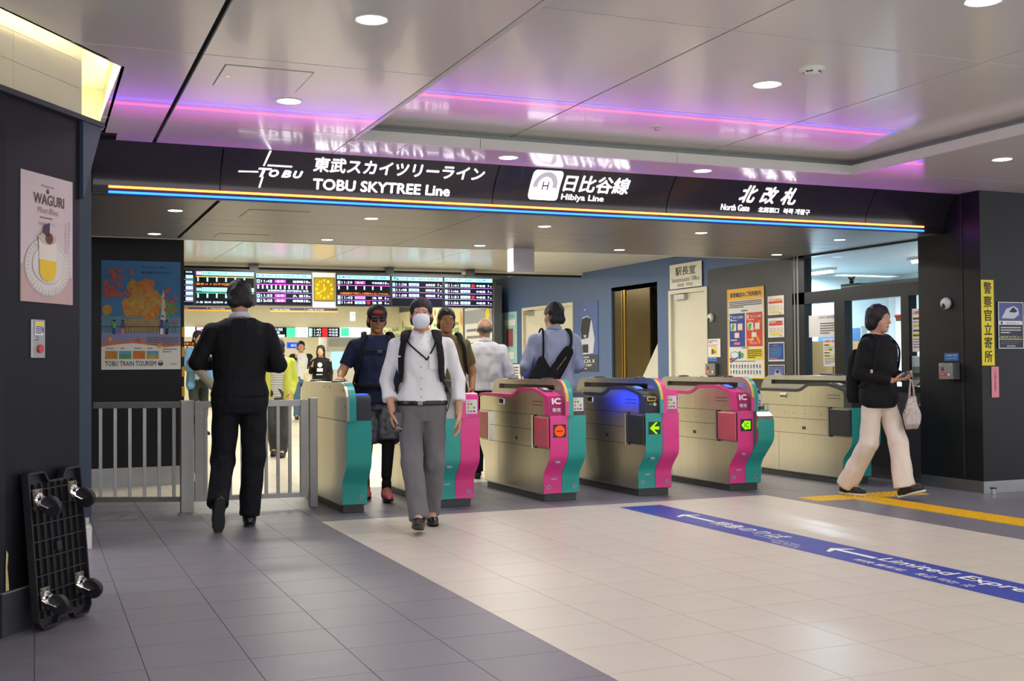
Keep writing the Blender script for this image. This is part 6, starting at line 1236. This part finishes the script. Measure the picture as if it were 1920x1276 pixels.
t = thing('smartphone', 'dark phone in the right hand of the man in the white shirt', 'phone', p['W'](V(.2, .13, .77))); c = p['W'](V(.168, .135, .79)); e1 = nrm(p['T'][0] @ V(.8, .6, 0)); e2 = nrm(p['T'][0] @ V(-.05, .07, -1)); e3 = np.cross(e1, e2); e3 = e3 if e3 @ p['T'][0][:, 1] > 0 else -e3; G().obox(c, e1, e2, e3, .036, .07, .005).build('case', PHONE, t, bevel=.003); G().obox(c + e3 * .006, e1, e2, e3, .03, .06, .0005).build('lens_plate', DGREY, t)

# ---- 3 man in a navy tee leaning a hand on the first gate
p = person('man in navy tee, cap and patterned shorts coming through the first lane', (2.80, 9.85), (-.15, -1), 1.70, CNVY, CCAM, dict(
    kneeR=(.10, .05, .48), ankR=(.10, -.1, .1), kneeL=(-.08, .14, .50), ankL=(-.05, .2, .10), footL=(0, 1, .05), shR=(.20, 0, 1.352), elR=(.31, .02, 1.12), wrR=(.345, .19, 1.07), elL=(-.24, -.03, 1.1), wrL=(-.25, .1, .88)), sleeves='short', hem=.84, girth=1.2, topg=.024, legr=(.105, .095, .09), legcut=.36, skin=SKIN2, shoes=mat('trainer_pink', 'd86a78', rough=.6, var=.2, vscale=25), sole=BLACK, bottom_kind='shorts', handsR=dict(d=(.15, .95, -.15), n=(0, .1, -1), th=(-1, 0, 0), curl=.25), head_tilt=-.15)
r = p['root']; L_ = SDF(.011)
for s_ in 'LR': L_.cap(p['j']['knee' + s_] + V(0, 0, .05), p['j']['ank' + s_] + V(0, 0, .12), .06, .045, .02); L_.cap(p['j']['ank' + s_] + V(0, 0, .06), p['j']['ank' + s_] - V(0, 0, .01), .043, .042, .01)
L_.build('leggings', CLEG, r, p['T'])
hp = p['hp']; A = p['A']; Cp = SDF(.007); Cp.ell(hp(0, -.012, .045), (.09, .106, .088), .01, A).cut(hp(0, 0, .03), -A[2]); Cp.ell(hp(0, .12, .035), (.07, .06, .008), .012, A); Cp.build('cap', mat('cap_dark', '262028', rough=.7, var=.1), r, p['T']); Sd = SDF(.006); Sd.ell(hp(0, .086, .065), (.05, .016, .026), .01, A); Sd.build('cap_badge', mat('cap_red', '8a2c34', rough=.6, var=.1), r, p['T'])
Gs = SDF(.004); Gs.ell(hp(.032, .086, .002), (.03, .012, .02), .005, A).ell(hp(-.032, .086, .002), (.03, .012, .02), .005, A).cap(hp(-.04, .09, .008), hp(.04, .09, .008), .004, .004, .004); Gs.build('sunglasses', mat('sunglass_violet', '281c3c', rough=.1, var=.1), r, p['T'])
bp = thing('backpack', 'dark backpack with a chest buckle on the man in the navy tee', 'backpack', p['W'](V(0, -.2, 1.0))); S = SDF(.013); S.loft([(1.0, 0, -.22, .13, .05), (1.05, 0, -.22, .15, .07), (1.32, 0, -.22, .145, .07), (1.4, 0, -.2, .10, .04)], .03); S.build('bag', STRAPM, bp, p['T'])
for sg in (-1, 1): strap(p, [V(sg * .09, -.15, 1.38), V(sg * .11, -.06, 1.462), V(sg * .12, .04, 1.46), V(sg * .135, .11, 1.40)] + [on_torso(p, z, 90 - sg * a, .02) for z, a in ((1.33, 40), (1.24, 46), (1.15, 55), (1.07, 70))] + [on_torso(p, 1.02, 90 - sg * 105, .02)], .05, 'strap', STRAPM, bp, .008)
strap(p, [on_torso(p, 1.30, a, .026) for a in (48, 62, 78, 90, 102, 118, 132)], .018, 'chest_strap', STRAPM, bp, .003); G().obox(p['W'](on_torso(p, 1.30, 90, .034)), p['T'][0][:, 0] / p['k'], (0, 0, 1), p['T'][0][:, 1] / p['k'], .02, .012, .004).build('buckle', DGREY, bp)
strap(p, [on_torso(p, 1.0, a, .03) for a in range(-10, 191, 20)], .04, 'waist_strap', STRAPM, bp, .005); G().obox(p['W'](on_torso(p, 1.36, 125, .03)), p['T'][0][:, 0] / p['k'], (0, 0, 1), p['T'][0][:, 1] / p['k'], .010, .013, .002).build('tag', WINK, bp)

# ---- 4 man in an olive tee behind
p = person('man in olive tee coming through behind the man in the white shirt', (3.66, 10.45), (-.2, -1), 1.72, COLV, CBLK2, dict(elR=(.25, -.02, 1.1), wrR=(.24, .14, .93), elL=(-.25, -.03, 1.1), wrL=(-.22, .15, .93)), sleeves='short', hem=.86, girth=1.12, topg=.024, skin=SKIN2)
bp = thing('backpack', 'dark backpack strap on the man in the olive tee', 'backpack', p['W'](V(0, -.2, 1.0))); S = SDF(.014); S.loft([(1.0, 0, -.2, .12, .05), (1.32, 0, -.2, .13, .06), (1.38, 0, -.19, .09, .04)], .03); S.build('bag', STRAPM, bp, p['T'])
for sg in (-1, 1): strap(p, [V(sg * .09, -.14, 1.37), V(sg * .11, -.05, 1.46), V(sg * .12, .04, 1.455), V(sg * .13, .11, 1.39)] + [on_torso(p, z, 90 - sg * a, .02) for z, a in ((1.32, 42), (1.2, 50), (1.08, 70))], .05, 'strap', STRAPM, bp, .008)

# ---- 5 man in a white shirt seen from behind
p = person('grey-haired man in a loose white shirt seen from behind beyond the gates', (4.33, 11.15), (.3, 1), 1.66, CWHT, CBLK2, dict(elR=(.26, -.02, 1.1), wrR=(.2, .18, 1.0), elL=(-.24, -.02, 1.1), wrL=(-.18, .2, 1.02)), hem=.93, girth=1.1, topg=.034, sleevew=1.25, hair=HAIRG, hairstyle='balding', collar=CWHT, fold=.005)
# ---- 6 man in a pale blue shirt with two shoulder bags
p = person('man in pale blue shirt with two dark shoulder bags, seen from behind in a lane', (4.66, 10.15), (.25, 1), 1.77, CBLU, CBLK2, dict(shR=(.19, 0, 1.352), elR=(.24, .02, 1.12), wrR=(.2, .2, 1.05), elL=(-.27, -.02, 1.12), wrL=(-.24, .1, .93)), hem=.82, girth=1.12, topg=.028, sleeves='rolled', sleevew=1.2, head_turn=-.6, collar=CBLU, fold=.005)
bg = thing('shoulder_bag', 'black tote bag hanging on the left shoulder of the man in pale blue', 'bag', p['W'](V(-.2, -.1, .9))); S = SDF(.011); S.loft([(.93, -.16, -.16, .13, .05), (1.0, -.16, -.16, .13, .05), (1.12, -.15, -.15, .07, .035), (1.2, -.14, -.14, .02, .015)], .02); S.noise(.004, 30, 30, 2); S.build('pouch', STRAPM, bg, p['T']); strap(p, [V(-.13, -.15, 1.17), V(-.125, -.145, 1.3), V(-.12, -.10, 1.43), V(-.12, 0, 1.465), V(-.13, .09, 1.41)], .022, 'strap', STRAPM, bg, .004)
bg = thing('sling_bag', 'black sling bag across the back of the man in pale blue', 'bag', p['W'](V(0, -.2, 1.0))); S = SDF(.011); a0, a1 = V(-.05, -.175, 1.0), V(.10, -.165, 1.24); S.cap(a0, a1, .07, .055, .02, V(0, 1, 0), .55); S.noise(.003, 40, 40, 1); S.build('pouch', STRAPM, bg, p['T']); strap(p, [a1, V(.135, -.15, 1.32), V(.14, -.09, 1.42), V(.13, 0, 1.46), V(.12, .09, 1.41)], .045, 'strap', STRAPM, bg, .006); strap(p, [a0, V(-.12, -.16, .96), V(-.19, -.06, .93), V(-.18, .06, .98)], .04, 'strap', STRAPM, bg, .006); strap(p, [a0 + V(.02, -.045, .06), a1 + V(-.02, -.045, -.04)], .006, 'zip', GOLD, bg, .003)

# ---- 7 woman in black with cream trousers
p = person('woman in black blouse and wide cream trousers walking across with a bag', (6.77, 8.0), (.24, -.97), 1.66, CBLK, CCRM, dict(
    hipR=(.085, 0, .89), kneeR=(.075, -.05, .49), ankR=(.05, -.31, .10), footR=(0, 1, 0), hipL=(-.085, 0, .89), kneeL=(-.065, .15, .50), ankL=(-.03, .23, .12), footL=(0, 1, .30),
    shR=(.165, -.01, 1.35), elR=(.215, -.05, 1.10), wrR=(.08, .2, 1.04), shL=(-.165, -.01, 1.35), elL=(-.215, -.03, 1.10), wrL=(-.09, .21, 1.06)), hairstyle='bob', hem=.78, girth=.98, topg=.04, legr=(.088, .082, .092), sleevew=1.12, shoes=mat('trainer_black', '18181a', rough=.5, var=.1), sole=mat('trainer_sole', 'd8d4cc', rough=.6, var=.05), handsR=dict(d=(-.7, .65, .1), n=(-.4, .1, .9), th=(0, .6, .6), curl=.7, thumb=.5), handsL=dict(d=(.6, .7, 0), n=(.5, 0, .85), th=(0, .6, .6), curl=.8, thumb=.5), head_tilt=-.08, head_turn=-.1)
t = thing('smartphone', 'blue-cased phone in the hands of the woman in black', 'phone', p['W'](V(0, .29, 1.09))); c = p['W'](V(-.01, .285, 1.085)); ux = nrm(p['T'][0] @ V(1, .25, .08)); uy = nrm(p['T'][0] @ V(-.1, .75, .6)); un = np.cross(ux, uy); G().obox(c, ux, uy, un, .075, .037, .006).build('case', mat('phone_case_blue', '2c5c84', rough=.4, var=.04), t, bevel=.004); G().obox(c + un * .0065, ux, uy, un, .068, .033, .0004).build('display', PHONE, t)
bg = thing('hand_bag', 'small pale floral plastic bag hanging from the hand of the woman in black', 'bag', p['W'](V(-.1, .28, .6))); bgm = mat('floral_plastic', 'b8aaa4', rough=.4, var=.3, vscale=45); cb = V(-.10, .27, 0)
S = SDF(.009); S.loft([(.615, cb[0], cb[1], .07, .035), (.66, cb[0], cb[1], .10, .055), (.75, cb[0], cb[1], .10, .05), (.85, cb[0], cb[1], .07, .03), (.9, cb[0], cb[1], .045, .02)], .03); S.noise(.005, 40, 36, 2); S.build('pouch', bgm, bg, p['T'])
for sg in (-1, 1): G().tube([p['W'](cb + V(sg * .035, 0, .87)), p['W'](cb + V(sg * .03, 0, .96)), p['W'](cb + V(sg * .008, -.005, 1.04)), p['W'](V(-.06, .255, 1.06))], [.012, .008, .006, .006], 8).build('handle', bgm, bg, smooth=True)
for k_ in range(9): a = random.Random(k_).uniform(0, 360); z = random.Random(k_ + 50).uniform(.66, .83); G().ball(p['W'](cb + V(.098 * math.cos(a), .05 * math.sin(a), z)), .008, n=8, m=5).build('flower', mat('flower_magenta', 'a8487c', rough=.5, var=.1), bg)
bp = thing('backpack', 'black backpack with a buckle strap on the woman in black', 'backpack', p['W'](V(0, -.2, .9))); S = SDF(.012); S.loft([(.84, 0, -.21, .12, .06), (.9, 0, -.215, .145, .085), (1.2, 0, -.205, .14, .075), (1.32, 0, -.18, .10, .045)], .03); S.noise(.003, 30, 30, 1); S.build('bag', STRAPM, bp, p['T'])
for sg in (-1, 1): strap(p, [V(sg * .09, -.145, 1.32), V(sg * .105, -.07, 1.435), V(sg * .11, .02, 1.445), V(sg * .118, .085, 1.395)] + [on_torso(p, z, 90 - sg * a, .014) for z, a in ((1.32, 48), (1.22, 56), (1.12, 66), (1.03, 84))] + [on_torso(p, .98, 90 - sg * 115, .02)], .034, 'strap', STRAPM, bp, .006)
G().obox(p['W'](on_torso(p, 1.12, 90 - 66, .024)), p['T'][0][:, 0] / p['k'], (0, 0, 1), p['T'][0][:, 1] / p['k'], .018, .016, .006).build('buckle', mat('buckle_pale', 'b8b0a0', rough=.3, metal=.8, var=.05), bp)
for z in (1.36, 1.28, 1.2, 1.1, 1.0): G().cyl(p['W'](on_torso(p, z, 90, -.004)), p['T'][0][:, 1], .005, .006, 8).build('button', BLACK, p['root'])

# ---- people in the far hall
FG = 'people waiting in the far hall'
CSTR = bpy.data.materials.new('striped_tee'); CSTR.use_nodes = True; MATS['striped_tee'] = CSTR; _nt = CSTR.node_tree; _w = _nt.nodes.new('ShaderNodeTexWave'); _w.bands_direction = 'Z'; _w.inputs['Scale'].default_value = 14; _w.inputs['Distortion'].default_value = .4; _tc = _nt.nodes.new('ShaderNodeTexCoord'); _nt.links.new(_tc.outputs['Object'], _w.inputs[0]); _r = _nt.nodes.new('ShaderNodeValToRGB'); _nt.links.new(_w.outputs['Fac'], _r.inputs[0]); _r.color_ramp.elements[0].color = lin('505458'); _r.color_ramp.elements[1].color = lin('d8d8d4'); _r.color_ramp.elements[0].position = .3; _r.color_ramp.elements[1].position = .4; _nt.links.new(_r.outputs[0], _nt.nodes['Principled BSDF'].inputs[0]); _nt.nodes['Principled BSDF'].inputs['Roughness'].default_value = .8
p = person('woman in lime green cardigan over a striped top behind the railing', (2.93, 15.0), (-.35, -1), 1.53, CSTR, cloth('patterned_trousers', '3a3c40', .5, .2, 30), dict(elR=(.22, -.04, 1.1), wrR=(.2, .12, .95), elL=(-.22, -.04, 1.1), wrL=(-.2, .1, .93), ankL=(-.08, .12, .09), ankR=(.08, -.15, .1)), hairstyle='bob', hem=.80, girth=1.02, topg=.016, vox=.014, group=FG, shoes=BLACK, sleeves='short')
S = SDF(.013)
for s_ in 'LR':
    sg = 1 if s_ == 'R' else -1; jj = p['j']; S.cap(jj['sh' + s_] + V(-sg * .07, 0, .02), jj['sh' + s_], .06, .072, .03); S.cap(jj['sh' + s_], jj['el' + s_], .074, .064, .02); S.cap(jj['el' + s_], jj['wr' + s_], .064, .054, .02); S.cap(V(sg * .13, .04, 1.34), V(sg * .15, .06, .86), .055, .075, .03, V(0, 1, 0), 1.3)
S.cap(V(0, -.10, 1.34), V(0, -.11, .86), .11, .14, .05, V(0, 1, 0), .45); S.noise(.004, 26, 30, 1); S.build('cardigan', CYEL, p['root'], p['T'])
p = person('tall person in open blue shirt half hidden behind the man in black', (2.62, 20.5), (.5, -1), 1.80, CWHT, CDGR, dict(elR=(.24, .02, 1.12), wrR=(.12, .2, 1.1), elL=(-.22, .02, 1.12), wrL=(-.14, .16, .95)), vox=.016, detail=False, group=FG, sleeves='short', hem=.86)
S = SDF(.015)
for s_ in 'LR': sg = 1 if s_ == 'R' else -1; jj = p['j']; S.cap(jj['sh' + s_] + V(-sg * .08, 0, .02), jj['sh' + s_], .06, .075, .03); S.cap(jj['sh' + s_], jj['el' + s_], .076, .066, .02); S.cap(jj['el' + s_], jj['wr' + s_], .066, .05, .02); S.cap(V(sg * .14, .03, 1.34), V(sg * .17, .04, .82), .06, .075, .03)
S.cap(V(0, -.10, 1.34), V(0, -.11, .82), .12, .15, .05, V(0, 1, 0), .45); S.build('overshirt', CBSH, p['root'], p['T'])
bg = thing('tube_bag', 'long grey tube bag slanting in front of the person in the blue shirt', 'bag', p['W'](V(.05, .25, .9))); G().tube([p['W'](V(.33, .25, 1.22)), p['W'](V(-.12, .27, .78))], .075, 14).build('tube', mat('tube_grey', '5c5c60', rough=.6, var=.08), bg); G().tube([p['W'](V(.30, .25, 1.2)), p['W'](V(.12, .1, 1.5)), p['W'](V(-.1, .2, .85))], .012, 6).build('strap', STRAPM, bg)
bg = thing('shoulder_bag', 'orange bag beside the person in the blue shirt', 'bag', p['W'](V(.36, 0, .9))); S = SDF(.014); S.loft([(.78, .36, 0, .09, .06), (1.1, .36, 0, .09, .06), (1.16, .36, 0, .05, .04)], .03); S.build('pouch', mat('bag_orange', 'b86028', rough=.6, var=.08), bg, p['T']); G().tube([p['W'](V(.36, -.03, 1.14)), p['W'](V(.2, 0, 1.45)), p['W'](V(.36, .03, 1.14))], .01, 6).build('strap', STRAPM, bg)
p = person('man in dark jacket, white tee and jeans looking at his phone in the far hall', (5.45, 25.3), (-.15, -1), 1.73, CWHT, CDEN, dict(elR=(.24, .03, 1.12), wrR=(.14, .22, 1.32)), vox=.016, detail=False, group=FG, sleeves='short', hem=.86)
S = SDF(.015)
for s_ in 'LR': sg = 1 if s_ == 'R' else -1; jj = p['j']; S.cap(jj['sh' + s_] + V(-sg * .08, 0, .02), jj['sh' + s_], .06, .075, .03); S.cap(jj['sh' + s_], jj['el' + s_], .074, .062, .02); S.cap(jj['el' + s_], jj['wr' + s_], .062, .048, .02); S.cap(V(sg * .15, .03, 1.34), V(sg * .17, .04, .86), .055, .07, .03)
S.cap(V(0, -.10, 1.34), V(0, -.11, .86), .12, .15, .05, V(0, 1, 0), .45); S.build('jacket', CJKT, p['root'], p['T'])
p = person('woman in black printed tee in the far hall beside the man in the dark jacket', (5.5, 23.6), (-.4, -1), 1.60, CBLK, CJKT, dict(elR=(.23, .03, 1.1), wrR=(.16, .2, 1.25)), vox=.016, detail=False, group=FG, sleeves='long', hem=.82, hairstyle='long')
s = Sheet(p['W'](on_torso(p, 1.02, 90, .02)) - nrm(p['T'][0][:, 0]) * -.1, -nrm(p['T'][0][:, 0]), (0, 0, 1), nrm(p['T'][0][:, 1]), p['root'], .004); s.disc(.1, .24, .05, WINK, 0, 12); s.rect(.04, .1, .16, .17, WINK, 0); s.lines(.03, .03, .14, 1, .02, .02, WINK, 0, 2); s.done()
bg = thing('tote_bag', 'pale tote bag at the side of the woman in the black printed tee', 'bag', p['W'](V(.28, .05, .9))); S = SDF(.015); S.loft([(.75, .28, .03, .10, .06), (1.1, .28, .03, .10, .05), (1.18, .26, .03, .05, .03)], .03); S.build('pouch', mat('tote_cream', 'c4bca0', rough=.7, var=.08), bg, p['T']); G().tube([p['W'](V(.27, .03, 1.16)), p['W'](V(.18, 0, 1.42))], .012, 6).build('strap', MATS['tote_cream'], bg)
p = person('person with long dark hair behind the man in the dark jacket', (5.2, 26.3), (.3, -1), 1.62, CBLK, CDEN, dict(wrR=(.12, .22, 1.3)), vox=.018, detail=False, group=FG, hairstyle='long', hem=.85)
p = person('far person whose dark hair shows beside the loose white shirt', (5.0, 14.2), (-.2, -1), 1.45, CJKT, CDEN, None, vox=.016, detail=False, group=FG, hem=.85)
